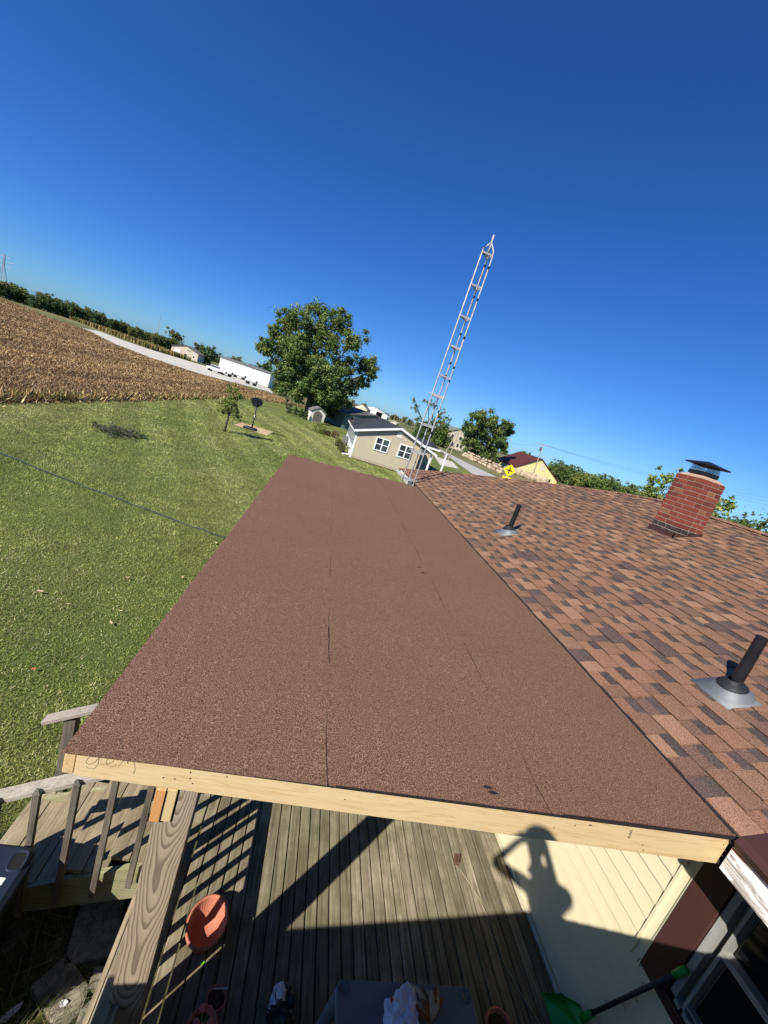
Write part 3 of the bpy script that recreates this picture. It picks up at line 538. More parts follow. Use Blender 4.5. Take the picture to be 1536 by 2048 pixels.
for s_ in (-1, 1): m.bb(ccx-hw, ccx+hw, ccy+s_*hw-0.006, ccy+s_*hw+0.006, zb, zb+0.055); m.bb(ccx+s_*hw-0.006, ccx+s_*hw+0.006, ccy-hw, ccy+hw, zb, zb+0.055)
capbase = m.build('cap_band', 'black_metal', ch)
m = MB(); zt = zb+0.155
for s_ in (-1, 1):
    for ax in (0, 1):
        for i in range(17):
            for dr in (-1, 1):
                u0 = -hw+i*hw*2/16; u1 = u0+dr*0.05
                u1c = max(-hw, min(hw, u1)); f_ = (u1c-u0)/(u1-u0); zc = zb+0.05+f_*(zt-zb-0.05)
                P = lambda u, z: (ccx+u, ccy+s_*hw, z) if ax == 0 else (ccx+s_*hw, ccy+u, z)
                m.tube([P(u0, zb+0.05), P(u1c, zc)], 0.0016, 4, 0, False)
m.build('cap_mesh', 'black_metal', ch)
m = MB(); lw = 0.20; z0 = zt-0.012
m.add([(ccx-lw, ccy-lw, z0), (ccx+lw, ccy-lw, z0), (ccx+lw, ccy+lw, z0), (ccx-lw, ccy+lw, z0), (ccx-lw, ccy-lw, z0+0.02), (ccx+lw, ccy-lw, z0+0.02), (ccx+lw, ccy+lw, z0+0.02), (ccx-lw, ccy+lw, z0+0.02), (ccx, ccy, z0+0.075), (ccx, ccy, z0+0.05)],
      [(0, 1, 5, 4), (1, 2, 6, 5), (2, 3, 7, 6), (3, 0, 4, 7), (4, 5, 8), (5, 6, 8), (6, 7, 8), (7, 4, 8), (1, 0, 9), (2, 1, 9), (3, 2, 9), (0, 3, 9)]); m.build('cap_lid', 'black_metal', ch)
m = MB(); fz = 0.105; e = 0.018
m.prism([(CX-e, CY-e, rz(CX-e)-0.01), (CX-e, CY+CD+e, rz(CX-e)-0.01), (CX-e, CY+CD+e, rz(CX)+0.07), (CX-e, CY-e, rz(CX)+0.07)], (0.010, 0, 0))
for yy_ in (CY-e, CY+CD+e-0.01): m.prism([(CX-e, yy_, rz(CX-e)-0.01), (CX+CW+e, yy_, rz(CX+CW+e)-0.01), (CX+CW+e, yy_, rz(CX+CW)+0.05), (CX+0.12, yy_, rz(CX)+0.07), (CX-e, yy_, rz(CX)+0.07)], (0, 0.010, 0))
m.build('flashing', 'brown_metal', ch)

# plumbing vents
def vent(px, py, fl):
    B = onroof(px, py, 0.075); x, y = B.x, B.y; z = rz(x); R = Rroof; org = Vector((x, y, z+0.016))
    v = MB().tube([(x, y, z-0.2), (x, y, z+0.455)], 0.035, 20, 0, False).tube([(x, y, z+0.455), (x, y, z+0.30)], 0.030, 16, 0, False)
    v.lathe((x, y, z+0.455), [(0.030, 0), (0.035, 0)], 20); v = v.build('vent_pipe', 'pipe_black', house, True)
    m = MB(); w2 = fl/2
    m.add([org+R@Vector(p) for p in ((-w2, -w2*1.15, 0), (w2, -w2*1.15, 0), (w2, w2*0.55, 0.0), (-w2, w2*0.55, 0.0), (-w2, -w2*1.15, -0.012), (w2, -w2*1.15, -0.012), (w2, w2*0.55, -0.012), (-w2, w2*0.55, -0.012))], [(0, 1, 2, 3), (0, 4, 5, 1), (1, 5, 6, 2), (3, 7, 4, 0)])
    m.lathe(org, [(0.135, 0.0), (0.128, 0.010), (0.106, 0.030), (0.090, 0.048)], 28, 0, rot=R); m.build('flange', 'galvanised', v, True)
    MB().lathe(org+Vector((0, 0, 0)), [(0.092, 0.046), (0.090, 0.052), (0.078, 0.064), (0.060, 0.078), (0.050, 0.084), (0.046, 0.096), (0.036, 0.10)], 28, 0, rot=R).build('rubber_boot', 'rubber', v, True)
vent(1470, 1368, 0.30); vent(1020, 1056, 0.30)

# ================================================================== PORCH ROOF
def pz(x): return -1.45+0.0476*x
porch = thing('porch_roof', (0.9, 5.0, -3.6), 'low slope porch roof covered in brown granulated roll roofing', 'porch roof')
Y0, Y1 = 1.315, 9.20
def skew(o):
    for v in o.data.vertices:
        if v.co.y < 1.6: v.co.y += 0.028-0.013*(v.co.x+0.57)
    return o
edges = [-0.575, 0.386, 1.40, 2.362]
for k in range(3):
    x0, x1 = edges[k], edges[k+1]+(0.04 if k < 2 else 0); lift = 0.0045*(3-k) if k else 0.0135
    lift = 0.0; lo = 0.0068 if k else 0.0
    m = MB(); n = 60; v = []
    xl, xr = x0, x1
    m = MB(); tk = 0.006
    pts = []
    for i in range(n+1):
        y = Y0-0.012+(Y1+0.01-Y0)*i/n; wob = 0.004*math.sin(i*0.9+k*2)+0.003*math.sin(i*2.3+k) if k else 0
        xa = xl+wob+(0.05*(i/n-0.4) if k == 2 else 0); up = 0.0016*max(0, math.sin(i*0.55+k*1.7))*(1 if k else 0)
        pts += [(xa, y, pz(xa)+lo+up-tk), (xa, y, pz(xa)+lo+up), (xa+0.12, y, pz(xa+0.12)+lo*0.75), (xr, y, pz(xr)), (xr, y, pz(xr)-tk)]
    fs = [(5*i+q, 5*i+q+1, 5*i+q+6, 5*i+q+5) for i in range(n) for q in range(4)]; fs += [(0, 1, 2, 3, 4)[::-1], tuple(5*n+q for q in range(5))]
    m.add(pts, fs); sh = skew(m.build('roofing_sheet', 'membrane', porch))
    if k:
        m = MB()
        for i in range(n):
            a_, b_ = Vector(pts[5*i]), Vector(pts[5*(i+1)]); w0 = 0.0026*max(0.25, math.sin(i*0.8+k)+0.5)+(0.005 if k == 1 and 5 < i < 9 else 0); z_ = Vector((0, 0, 0.0016))
            m.add([a_+z_+Vector((0.003, 0, 0.001)), a_+z_-Vector((w0, 0, 0)), b_+z_-Vector((w0, 0, 0)), b_+z_+Vector((0.003, 0, 0.001))], [(0, 1, 2, 3)])
        m.build('seam_bitumen', 'membrane_edge', sh)
m = MB(); m.prism([(-0.530, Y0+0.04, pz(-0.53)-0.0075), (2.345, Y0+0.04, pz(2.345)-0.0075), (2.345, Y0+0.04, pz(2.345)-0.032), (-0.530, Y0+0.04, pz(-0.53)-0.032)], (0, Y1-Y0-0.04, 0)); m.build('sheathing', 'membrane_edge', porch)
m = MB(); ft = lambda x: -1.4865+0.0385*(x+0.573)
m.prism([(-0.573, Y0-0.006, ft(-0.573)-0.001), (2.374, Y0-0.006, ft(2.374)-0.001), (2.374, Y0-0.006, pz(2.374)-0.007), (-0.573, Y0-0.006, pz(-0.573)-0.007)], (0, 0.05, 0)); skew(m.build('drip_edge', 'membrane_edge', porch))
m = MB(); bz = lambda x: -1.590+0.0195*(x+0.53)
m.prism([(-0.530, Y0, bz(-0.53)), (2.372, Y0, bz(2.372)), (2.372, Y0, ft(2.372)), (-0.530, Y0, ft(-0.53))], (0, 0.038, 0)); fa = skew(m.build('fascia_board', 'pine_x', porch, bevel=0.002))
m = MB(); m.bb(-0.571, -0.5325, Y0+0.001, Y1, -1.586, ft(-0.57)-0.001); skew(m.build('side_board', 'pine_y', porch, bevel=0.003))
m = MB(); m.bb(2.35, 2.374, Y0+0.045, Y0+1.0, -1.60, -1.40); m.build('ledger_board', 'pine_y', porch)
for i in range(13):
    y = Y0+0.6+i*0.61; MB().prism([(-0.53, y, -1.60), (2.35, y, -1.55), (2.345, y, pz(2.345)-0.034), (-0.53, y, pz(-0.53)-0.034)], (0, 0.038, 0)).build('rafter', 'pine_x', porch)
# doubled beam and the old notched post
m = MB().bb(-0.236, -0.199, 1.345, 9.0, -1.765, -1.605); o = m.build('beam', ['pine_y', 'end_orange'], porch, bevel=0.002); o.data.polygons[2].material_index = 1
m = MB().bb(-0.196, -0.158, 1.352, 9.0, -1.765, -1.605); o = m.build('beam', ['pine_y', 'end_pale'], porch, bevel=0.002); o.data.polygons[2].material_index = 1
post = MB(); post.prism([(-0.222, 1.36, -1.77), (-0.222, 1.36, G), (-0.080, 1.36, G), (-0.080, 1.36, -1.56), (-0.152, 1.36, -1.56), (-0.152, 1.36, -1.77)], (0, 0.142, 0)); post.build('post', 'post_wood', porch, bevel=0.004)
for y in (5.0, 8.85): MB().bb(-0.222, -0.080, y, y+0.14, G, -1.77).build('post', 'post_wood', porch)
# nails, pencil writing, mill stamps on the new fascia
m = MB()
for (px, py) in ((322, 1566), (345, 1568), (377, 1555), (377, 1567), (381, 1577), (451, 1563), (690, 1605), (1063, 1605), (1108, 1656), (1150, 1651), (1283, 1688), (1285, 1698), (1450, 1672), (1443, 1685), (1446, 1697), (1441, 1707)):
    p = ony(px, py, Y0); m.tube([(p.x, Y0+0.002, p.z), (p.x, Y0-0.0012, p.z)], 0.0032, 8)
skew(m.build('nail_heads', 'rust', fa))
def stroke(m, pts, r): 
    P = [ony(px, py, Y0-0.0006) for px, py in pts]; m.tube(P, r, 5)
m = MB()
stroke(m, [(190, 1527), (180, 1524), (169, 1527), (163, 1536), (168, 1542), (180, 1538), (189, 1529), (191, 1526), (188, 1540), (180, 1550), (167, 1549), (163, 1544)], 0.0006)
stroke(m, [(192, 1541), (205, 1541), (219, 1535), (221, 1528), (212, 1527), (204, 1534), (207, 1543), (216, 1546), (226, 1542)], 0.0006)
stroke(m, [(229, 1546), (239, 1534), (247, 1528), (249, 1540), (250, 1530), (258, 1529), (263, 1540), (264, 1552), (260, 1560)], 0.0006)
skew(m.build('pencil_writing', 'pencil', fa))
m = MB()
for (px, py, n, up) in ((1180, 1650, 2, 0.3), (1186, 1642, 3, 0.2), (1262, 1660, 6, 0.9)):
    for i in range(n):
        a = ony(px+i*1.3*(0 if up > .8 else 1)+(-i*1.1 if up > .8 else 0), py+(i*2.8 if up > .8 else 0), Y0-0.0005)
        for q in range(3): m.box((a.x+0.0045*(q-1), Y0-0.0004, a.z+rnd.uniform(-.002, .002)), (0.0022, 0.0012, rnd.uniform(0.003, 0.007)))
skew(m.build('mill_stamp', 'stamp', fa))
# tar scuffs on the membrane
for i, (px, py, sx_) in enumerate(((975, 1577, 0.022), (985, 1588, 0.02), (838, 1135, 0.02), (846, 1146, 0.02), (994, 1306, 0.012))):
    r = ray(px, py); p = r*(-1.45/(r.z-0.0476*r.x)); pol = [(p.x+sx_*(1+rnd.uniform(-.4, .4))*math.cos(a), p.y+0.5*sx_*(1+rnd.uniform(-.4, .4))*math.sin(a), 0) for a in np.linspace(0, 5.8, 9)]
    lf = 0.0075
    MB().add([(x, y, pz(x)+lf) for x, y, _ in pol], [tuple(range(9))]).build('tar_spot', 'membrane_edge', porch)
# ================================================================== DECK, RAILING, STAIRS
DK = -3.6
deck = thing('deck', (1.2, 4.6, G), 'weathered grey wooden deck with stairs and baluster railing', 'deck')
npl = 34; pitch = (2.735+0.345)/npl
plank_mesh = {}
for i in range(npl):
    x = -0.345+i*pitch
    j_ = 0.0035+rnd.uniform(0, 0.002)
    link('plank', MB().bb(x+j_, x+pitch-j_, 0.36, 9.0, DK-0.034, DK+rnd.uniform(-0.003, 0.0015)).mesh('plank', 'deck_wood'), deck, 0.004)
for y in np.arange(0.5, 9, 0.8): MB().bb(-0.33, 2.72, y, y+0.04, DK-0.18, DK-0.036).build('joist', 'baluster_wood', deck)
MB().bb(-0.375, -0.347, 0.36, 9.0, DK-0.19, DK-0.005).build('rim_board', 'tread_wood', deck)
for x in (-0.3, 1.2, 2.5):
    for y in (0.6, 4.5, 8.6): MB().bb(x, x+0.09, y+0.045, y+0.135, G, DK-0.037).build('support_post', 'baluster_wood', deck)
# railing along the open side of the deck
RXR = -0.220
rail = MB().bb(RXR-0.045, RXR+0.045, 0.50, 1.535, -2.91, -2.87).bb(RXR-0.045, RXR+0.045, 1.55, 2.46, -2.91, -2.87).bb(RXR-0.018, RXR+0.018, 0.50, 2.46, -3.51, -3.45).build('railing', 'tread_wood', deck, bevel=0.003)
for i in range(13): 
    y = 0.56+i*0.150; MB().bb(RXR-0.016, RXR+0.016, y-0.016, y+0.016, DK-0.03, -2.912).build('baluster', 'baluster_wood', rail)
MB().bb(RXR-0.045, RXR+0.0, 1.515, 1.555, DK-0.03, -2.915).build('railing_post', 'moss_board', rail); MB().bb(RXR-0.045, RXR+0.045, 2.46, 2.50, DK-0.03, -2.87).build('railing_post', 'moss_board', rail)
# stairs going down towards the lawn
st = [MB(), MB()]
ys0, ys1 = 2.50, 3.30
for y in (ys0, ys1-0.04):
    st[0 if y < 3 else 1].prism([(-0.34, y-0.04, DK-0.03), (-0.34, y-0.04, DK-0.36), (-1.34, y-0.04, G+0.005), (-1.62, y-0.04, G+0.005), (-1.55, y-0.04, -4.16)], (0, 0.04, 0))
stair = st[0].build('stair', 'moss_board', deck); st[1].build('stringer', 'moss_board', stair)
for k in range(4):
    z = DK-0.02-k*0.17; x1 = -0.34-k*0.305
    for q in range(2): MB().bb(x1-0.158*(q+1)+0.004, x1-0.158*q-0.003, ys0-0.02, ys1+0.02, z-0.036, z-rnd.uniform(0, 0.003)).build('tread', 'tread_wood', stair, bevel=0.003)
sl_ = 0.53; hz0 = lambda x: -2.925-sl_*(-0.92-x)
for yr in (2.405, 3.34):
    dzr = 0.0 if yr < 3 else -0.10; hz = lambda x: hz0(x)+dzr
    a, bq = (-0.36, yr, hz(-0.36)), (-1.62, yr, hz(-1.62)); near = yr < 3
    hr = MB().bar((a[0], yr+(0.055 if near else 0), a[2]), (bq[0], yr+(0.055 if near else 0), bq[2]), 0.10, 0.034).build('handrail', 'rail_wood', deck, bevel=0.003)
    for k in range(6 if near else 3):
        x = -0.45-k*0.228; zt = hz(x)+(0.03 if near else -0.02); zb_ = DK-0.16-0.56*(-0.45-x)
        yb = yr-0.012 if near else yr
        if near:
            m = MB().bb(x-0.019, x+0.019, yb-0.019, yb+0.019, zb_, zt).add([(x-0.024, yb-0.024, zt), (x+0.024, yb-0.024, zt), (x+0.024, yb+0.024, zt), (x-0.024, yb+0.024, zt), (x, yb, zt+0.02)], [(0, 1, 4), (1, 2, 4), (2, 3, 4), (3, 0, 4)])
        else: m = MB().bb(x-0.019, x+0.019, yb-0.019, yb+0.019, zb_, zt)
        m.build('baluster', 'baluster_wood', hr)
    if not near: MB().bb(-1.455, -1.365, yr-0.03, yr+0.06, G, hz(-1.45)-0.02).build('newel_post', 'baluster_wood', hr)

# ================================================================== THINGS ON AND BY THE DECK
# planter
p = Vector((0.15, 2.05, DK)); t_ = thing('planter', p, 'empty terracotta coloured oval plastic planter on the sunlit deck boards', 'planter')
Rp = Matrix.Rotation(math.radians(-12), 3, 'Z')
MB().lathe(p, [(0.0, 0.004), (0.085, 0.004), (0.095, 0.012), (0.126, 0.115), (0.142, 0.117), (0.144, 0.138), (0.131, 0.141), (0.127, 0.126), (0.119, 0.108), (0.088, 0.03), (0.0, 0.028)], 36, 0, 0.90, 1.10, Rp).build('pot', 'terracotta', t_, True)
m = MB()
for k in range(36):
    a = 2*math.pi*k/36; m.tube([p+Rp@Vector((0.09*math.cos(a)*.90, 0.09*math.sin(a)*1.10, 0.035)), p+Rp@Vector((0.121*math.cos(a)*.90, 0.121*math.sin(a)*1.10, 0.113))], 0.0022, 5)
m.build('ribs', 'terracotta', t_)
# resin table
t_ = thing('patio_table', (1.25, 1.12, DK), 'square grey resin patio table with round corner sockets in the shade', 'table')
tx0, tx1, ty0, ty1, tz = 0.858, 1.656, 0.73, 1.512, -2.9
m = MB(); n = 6; rr = 0.05; pol = []
for (cx_, cy_, a0) in ((tx1-rr, ty1-rr, 0), (tx0+rr, ty1-rr, 90), (tx0+rr, ty0+rr, 180), (tx1-rr, ty0+rr, 270)):
    for i in range(n+1): a = math.radians(a0+90*i/n); pol.append((cx_+rr*math.cos(a), cy_+rr*math.sin(a), tz-0.028))
m.prism(pol, (0, 0, 0.028)); m.build('table_top', 'table_grey', t_, bevel=0.006)
for (cx_, cy_, sx_, sy_) in ((tx0+0.04, ty1-0.04, -1, 1), (tx1-0.04, ty1-0.04, 1, 1), (tx0+0.04, ty0+0.04, -1, -1), (tx1-0.04, ty0+0.04, 1, -1)):
    lg = MB().tube([(cx_, cy_, tz-0.03), (cx_+sx_*0.02, cy_+sy_*0.02, tz-0.35), (cx_+sx_*0.035, cy_+sy_*0.03, DK+0.002)], [0.036, 0.032, 0.026], 14).build('leg', 'table_leg', t_, True)
    MB().lathe((cx_, cy_, tz), [(0.0, 0.0015), (0.024, 0.0015), (0.026, 0.006), (0.034, 0.006), (0.036, 0.0)], 20).build('socket_ring', 'table_leg', lg, True)
def crumple(name, c, r, mats, seed, jit, label, cat, sub=4, extra=None):
    m = MB().blob((0, 0, 0), r, sub, jit, seed); q = random.Random(seed)
    ph = [(Vector((q.uniform(-1, 1), q.uniform(-1, 1), q.uniform(-1, 1))).normalized(), q.uniform(4, 14), q.uniform(0, 6)) for _ in range(10)]
    m.v = [tuple(Vector(c)+Vector(v)*(1+0.045*sum(math.sin(Vector(v).normalized().dot(h)*f+p0) for h, f, p0 in ph))) for v in m.v]
    zmin = c[2]-r[2]*0.75; m.v = [(x, y, max(z, zmin)) for x, y, z in m.v]
    o = m.build(name, mats); tag(o, label, cat)
    if extra:
        for i, f in enumerate(o.data.polygons):
            if extra(f.center, f.normal): f.material_index = 1
    return o
bc = onz(790, 2020, tz+0.04)
crumple('plastic_bag', (bc.x+0.03, bc.y-0.06, tz+0.045), (0.10, 0.13, 0.055), ['bag_white', 'bag_red'], 5, 0.25, 'crumpled white plastic bag with red print on the grey table', 'bag', 4, lambda c_, n_: c_.y > bc.y+0.00 and c_.x < bc.x+0.0 and math.sin(c_.x*140)+math.sin(c_.y*90) > 0.5)
hp = onz(842, 1995, tz+0.03); t_ = thing('corn_husks', (hp.x+0.02, hp.y-0.06, tz), 'bunch of dried corn husks fanned out beside the white bag', 'corn husks')
for k in range(13):
    a = math.radians(40+k*10.5+rnd.uniform(-6, 6)); L = rnd.uniform(0.09, 0.15); base = Vector((hp.x+0.03, hp.y-0.09, tz+0.008)); d = Vector((math.cos(a), math.sin(a), 0)); sd = Vector((-d.y, d.x, 0)); m = MB()
    pts = []
    for i in range(6): u = i/5; wv = 0.016*math.sin(math.pi*(0.12+0.85*u)); q = base+d*L*u+Vector((0, 0, 0.01+0.05*math.sin(u*2.4)+0.004*k % 0.02)); pts += [q-sd*wv, q+Vector((0, 0, 0.006)), q+sd*wv]
    m.add(pts, [(3*i+e, 3*i+e+1, 3*i+e+4, 3*i+e+3) for i in range(5) for e in range(2)]); m.build('husk', 'husk' if k % 3 else 'husk_dark', t_, True)
# small pot half out of frame, paper-tagged pot, black bag
def pot(c, r, h, label, flower):
    t_ = thing('flower_pot', c, label, 'flower pot'); c = Vector(c)
    MB().lathe(c, [(0, 0.002), (r*0.72, 0.002), (r, h*0.82), (r*1.1, h*0.83), (r*1.1, h), (r*0.97, h), (r*0.9, h*0.8), (0, h*0.79)], 24).build('pot', 'terracotta', t_, True)
    MB().blob(c+Vector((0, 0, h*0.8)), (r*0.88, r*0.88, 0.014), 2, 0.1, 3).build('soil', 'potting_soil', t_, True)
    if flower:
        for k in range(6):
            a = k*1.1; q = c+Vector((r*0.5*math.cos(a), r*0.5*math.sin(a), h+0.06+0.02*(k % 3)))
            MB().tube([c+Vector((0, 0, h*0.8)), q], 0.003, 5).blob(q, (0.022, 0.022, 0.014), 1, 0.3, k, 1).build('flower', ['leaf_green', 'petal'], t_)
    return t_
pc = onz(1000, 2052, DK+0.12); pot((pc.x, pc.y, DK), 0.085, 0.12, 'small plain terracotta pot on the deck beside the grey table', False)
pc = onz(425, 2036, DK+0.1); pot((pc.x-0.05, pc.y-0.05, DK), 0.08, 0.12, 'small pot of pink flowers in the shade near the deck edge', True)
pc = onz(432, 1999, DK+0.06); pt = pot((pc.x, pc.y, DK), 0.055, 0.08, 'small pot of dark soil with a white plant tag', False)
MB().prism([(pc.x-0.035, pc.y+0.03, DK+0.085), (pc.x+0.05, pc.y+0.025, DK+0.10), (pc.x+0.052, pc.y+0.025, DK+0.12), (pc.x-0.03, pc.y+0.03, DK+0.095)], (0.0, 0.002, 0.0)).build('plant_tag', 'paper', pt)
gc = onz(562, 2028, DK+0.08)
crumple('rubbish_bag', (gc.x, gc.y, DK+0.075), (0.075, 0.12, 0.10), ['bag_black', 'bag_white'], 9, 0.3, 'black bin bag with a white paper lining left open on the shaded deck', 'bag', 4, lambda c_, n_: n_.z > 0.2 and c_.y > gc.y+0.02 and c_.x < gc.x)
# dustpan leaning at the wall
d0 = Vector((2.60, 1.70, DK)); t_ = thing('dustpan', d0, 'green long handled dustpan leaning against the siding under the window', 'dustpan')
q0 = onz(1108, 1994, DK+0.12); ax0 = onz(1168, 2034, -3.36); ax1 = onx(1365, 1942, 2.745)
ax = (ax1-ax0).normalized(); m = MB()
a_, b_ = onz(1086, 1991, -3.55), onz(1110, 2075, -3.55); c_, d_ = onz(1163, 2018, -3.40), onz(1168, 2062, -3.40); e_ = onz(1130, 1997, -3.50)
pol = [a_, e_, c_, d_, b_]; nrm = (Vector(c_)-Vector(a_)).cross(Vector(b_)-Vector(a_)).normalized()
if nrm.z < 0: nrm = -nrm
m.prism(pol, nrm*0.006); 
for u, v_ in ((a_, e_), (e_, c_), (d_, b_)): m.prism([u, v_, v_+nrm*0.05, u+nrm*0.03], nrm.cross(v_-u).normalized()*0.004)
m.build('pan', 'green_plastic', t_)
MB().tube([ax0-ax*0.02, ax0+ax*0.10], [0.026, 0.020], 14).build('socket', 'green_plastic', t_, True)
MB().tube([ax0+ax*0.08, ax1-ax*0.05], 0.0135, 12).build('handle', 'handle_black', t_, True)
MB().tube([ax1-ax*0.07, ax1+ax*0.03], [0.018, 0.020], 12).build('grip', 'green_plastic', t_, True)
m = MB()
for k in range(4):
    q = ax0.lerp(ax1, 0.25+0.13*k); m.tube([q, q+Vector((rnd.uniform(-.03, .03), rnd.uniform(-.03, .03), 0.03)), q+Vector((rnd.uniform(-.05, .05), rnd.uniform(-.05, .02), 0.01))], 0.0022, 5)
m.build('peeling_film', 'black_metal', t_)
# cord with its rusty box
t_ = thing('rusty_bracket', (2.2, 2.74, DK), 'small rusty metal box plate lying on the deck at the end of the cord', 'bracket')
q = onz(913, 1720, DK); R = Matrix.Rotation(math.radians(-25), 3, 'Z')
MB().box(q+Vector((0, 0, 0.006)), (0.055, 0.10, 0.012), R).build('plate', 'rust', t_, bevel=0.003); MB().box(q+R@Vector((0.012, 0.0, 0.02)), (0.022, 0.085, 0.03), R).build('clip', 'rust', t_, bevel=0.004)
pts = [onz(px, py, DK+0.006) for px, py in ((917, 1735), (935, 1760), (958, 1797), (972, 1826), (990, 1870), (1008, 1925), (1040, 1985), (1080, 2048), (1110, 2100))]
tag(MB().tube(pts, 0.0042, 8).build('extension_cord', 'tan_cord', None, True), 'thin tan cord running across the deck boards beside the siding', 'cord')
def scrap(name, px, py, z, sz, mat, label, cat, group=None, rot=0.3, asp=0.5):
    sz *= 0.6 if 'fallen' in name else 1.0
    p = onz(px, py, z); R = Matrix.Rotation(rot, 3, 'Z'); m = MB()
    ring = [(-1, 0), (-0.5, 0.8), (0.3, 1.0), (1, 0.2), (0.6, -0.7), (-0.4, -0.9)]; vs = [p+R@Vector((x*sz, y*sz*asp, 0.004+0.25*sz*abs(x))) for x, y in ring]; m.add([p+Vector((0, 0, 0.003))]+vs, [(0, i+1, (i+1) % 6+1) for i in range(6)])
    m.add([Vector(v)+Vector((0, 0, -0.0012)) for v in [p+Vector((0, 0, 0.003))]+vs], [(0, (i+1) % 6+1, i+1) for i in range(6)])
    return tag(m.build(name, mat), label, cat, group)
scrap('green_leaf', 404, 1926, DK, 0.016, 'leaf_green', 'single bright green leaf lying on the deck boards near the planter', 'leaf', None, 0.3, 0.8)
scrap('fallen_leaf', 80, 1183, G+0.05, 0.09, 'dry_leaf', 'pale tan fallen leaf on the lawn', 'leaf', 'pale fallen leaves on the lawn', 0.1, 0.5)
for k, (px, py, s_) in enumerate(((135, 1208, 0.05), (255, 1155, 0.07), (240, 1222, 0.07), (222, 1246, 0.08), (432, 1086, 0.10), (95, 1372, 0.03), (160, 1350, 0.025), (120, 1385, 0.03), (365, 1155, 0.08))): scrap('fallen_leaf', px, py, G+0.05, s_, 'dry_leaf', 'pale tan fallen leaf on the lawn', 'leaf', 'pale fallen leaves on the lawn', rnd.uniform(0, 3), 0.4)
scrap('red_leaf', 67, 1338, G+0.05, 0.026, 'red_leaf', 'small red orange leaf lying in the grass', 'leaf', None, 0.5, 0.8)
scrap('paper_scrap', 126, 2008, G+0.07, 0.028, 'paper', 'small white scrap of paper lying on the concrete paver', 'paper', None, 0.1, 0.7)
scrap('paper_wrapper', 20, 2030, G+0.04, 0.07, 'paper', 'crumpled pale wrapper in the long grass near the pavers', 'paper', None, 0.9, 0.35)
# concrete pavers
for k, (cx_, cy_, sx_, sy_, rz_, lab) in enumerate(((-0.63, 2.06, 0.22, 0.36, 54, 'broken concrete paver lying half in the sun with a paper scrap on it'), (-0.60, 2.42, 0.30, 0.40, 12, 'concrete paver in the shade below the stairs'), (-0.43, 2.02, 0.12, 0.36, 8, 'narrow concrete paver against the foot of the deck'))):
    m = MB().box((cx_, cy_, G+0.030), (sx_, sy_, 0.07), Matrix.Rotation(math.radians(rz_), 3, 'Z')); m.v = [(x+rnd.uniform(-.012, .012), y+rnd.uniform(-.012, .012), z) for x, y, z in m.v]; tag(m.build('paver', 'concrete', bevel=0.008), lab, 'paver')
# wheeled bin
t_ = thing('rubbish_bin', (-1.36, 1.95, G), 'dark navy plastic bin with a handle slot in its lid beside the stairs', 'bin')
bx0, bx1, by0, by1 = -1.70, -1.035, 1.50, 2.345; zt = -3.4
def rrect(x0, x1, y0, y1, r, z, n=5):
    P = []
    for (cx_, cy_, a0) in ((x1-r, y1-r, 0), (x0+r, y1-r, 90), (x0+r, y0+r, 180), (x1-r, y0+r, 270)):
        for i in range(n+1): a = math.radians(a0+90*i/n); P.append((cx_+r*math.cos(a), cy_+r*math.sin(a), z))
    return P
a_ = rrect(bx0+0.10, bx1-0.10, by0+0.10, by1-0.10, 0.05, G+0.0); b_ = rrect(bx0+0.03, bx1-0.03, by0+0.03, by1-0.03, 0.07, zt-0.07); n = len(a_)
MB().add(a_+b_, [tuple(range(n))[::-1]]+[(i, (i+1) % n, n+(i+1) % n, n+i) for i in range(n)]).build('body', 'bin_dark', t_, True)
lid = MB(); r1 = rrect(bx0, bx1, by0, by1, 0.085, zt-0.075); r2 = rrect(bx0, bx1, by0, by1, 0.085, zt-0.02); r3 = rrect(bx0+0.03, bx1-0.03, by0+0.03, by1-0.03, 0.06, zt)
lid.add(r1+r2+r3, [(i, (i+1) % n, n+(i+1) % n, n+i) for i in range(n)]+[(n+i, n+(i+1) % n, 2*n+(i+1) % n, 2*n+i) for i in range(n)]+[tuple(range(2*n, 3*n)), tuple(range(n))[::-1]]); lid = lid.build('lid', 'bin_navy', t_)
hc = onz(36, 1722, zt+0.002); Rh = Matrix.Rotation(math.radians(8), 3, 'Z')
def oval(c, a, b, z, R=Rh, n=20): return [c+R@Vector((a*math.copysign(abs(math.cos(t))**0.6, math.cos(t)), b*math.copysign(abs(math.sin(t))**0.6, math.sin(t)), z)) for t in np.linspace(0, 2*math.pi, n, endpoint=False)]
o1, o2, o3 = oval(hc, 0.052, 0.066, 0.0), oval(hc, 0.046, 0.060, 0.008), oval(hc, 0.036, 0.050, 0.004); n2 = 20
MB().add(o1+o2+o3, [(i, (i+1) % n2, n2+(i+1) % n2, n2+i) for i in range(n2)]+[(n2+i, n2+(i+1) % n2, 2*n2+(i+1) % n2, 2*n2+i) for i in range(n2)]).build('handle_rim', 'bin_navy', lid)
MB().add(oval(hc, 0.037, 0.051, 0.0035), [tuple(range(n2))]).build('handle_slot', 'sign_black', lid)
sc = onz(-2, 1762, zt+0.002); MB().bb(sc.x-0.05, sc.x+0.025, sc.y-0.02, sc.y+0.02, zt, zt+0.002).build('sticker', 'paper', lid)
# hose in the grass
P = [onz(px, py, G+0.045) for px, py in ((-160, 838), (0, 905), (80, 938), (160, 969), (230, 995), (300, 1021), (380, 1051), (450, 1075), (520, 1100))]
hose = []
for i in range(len(P)-1):
    for u in np.linspace(0, 1, 6, endpoint=False): q = P[i].lerp(P[i+1], u); hose.append(q+Vector((0, 0.02*math.sin(i*5+u*7), 0.010*math.sin(i*3+u*9))))
tag(MB().tube(hose, 0.012, 7).build('garden_hose', 'hose_green', None, True), 'dark green hose stretched straight across the lawn', 'hose')

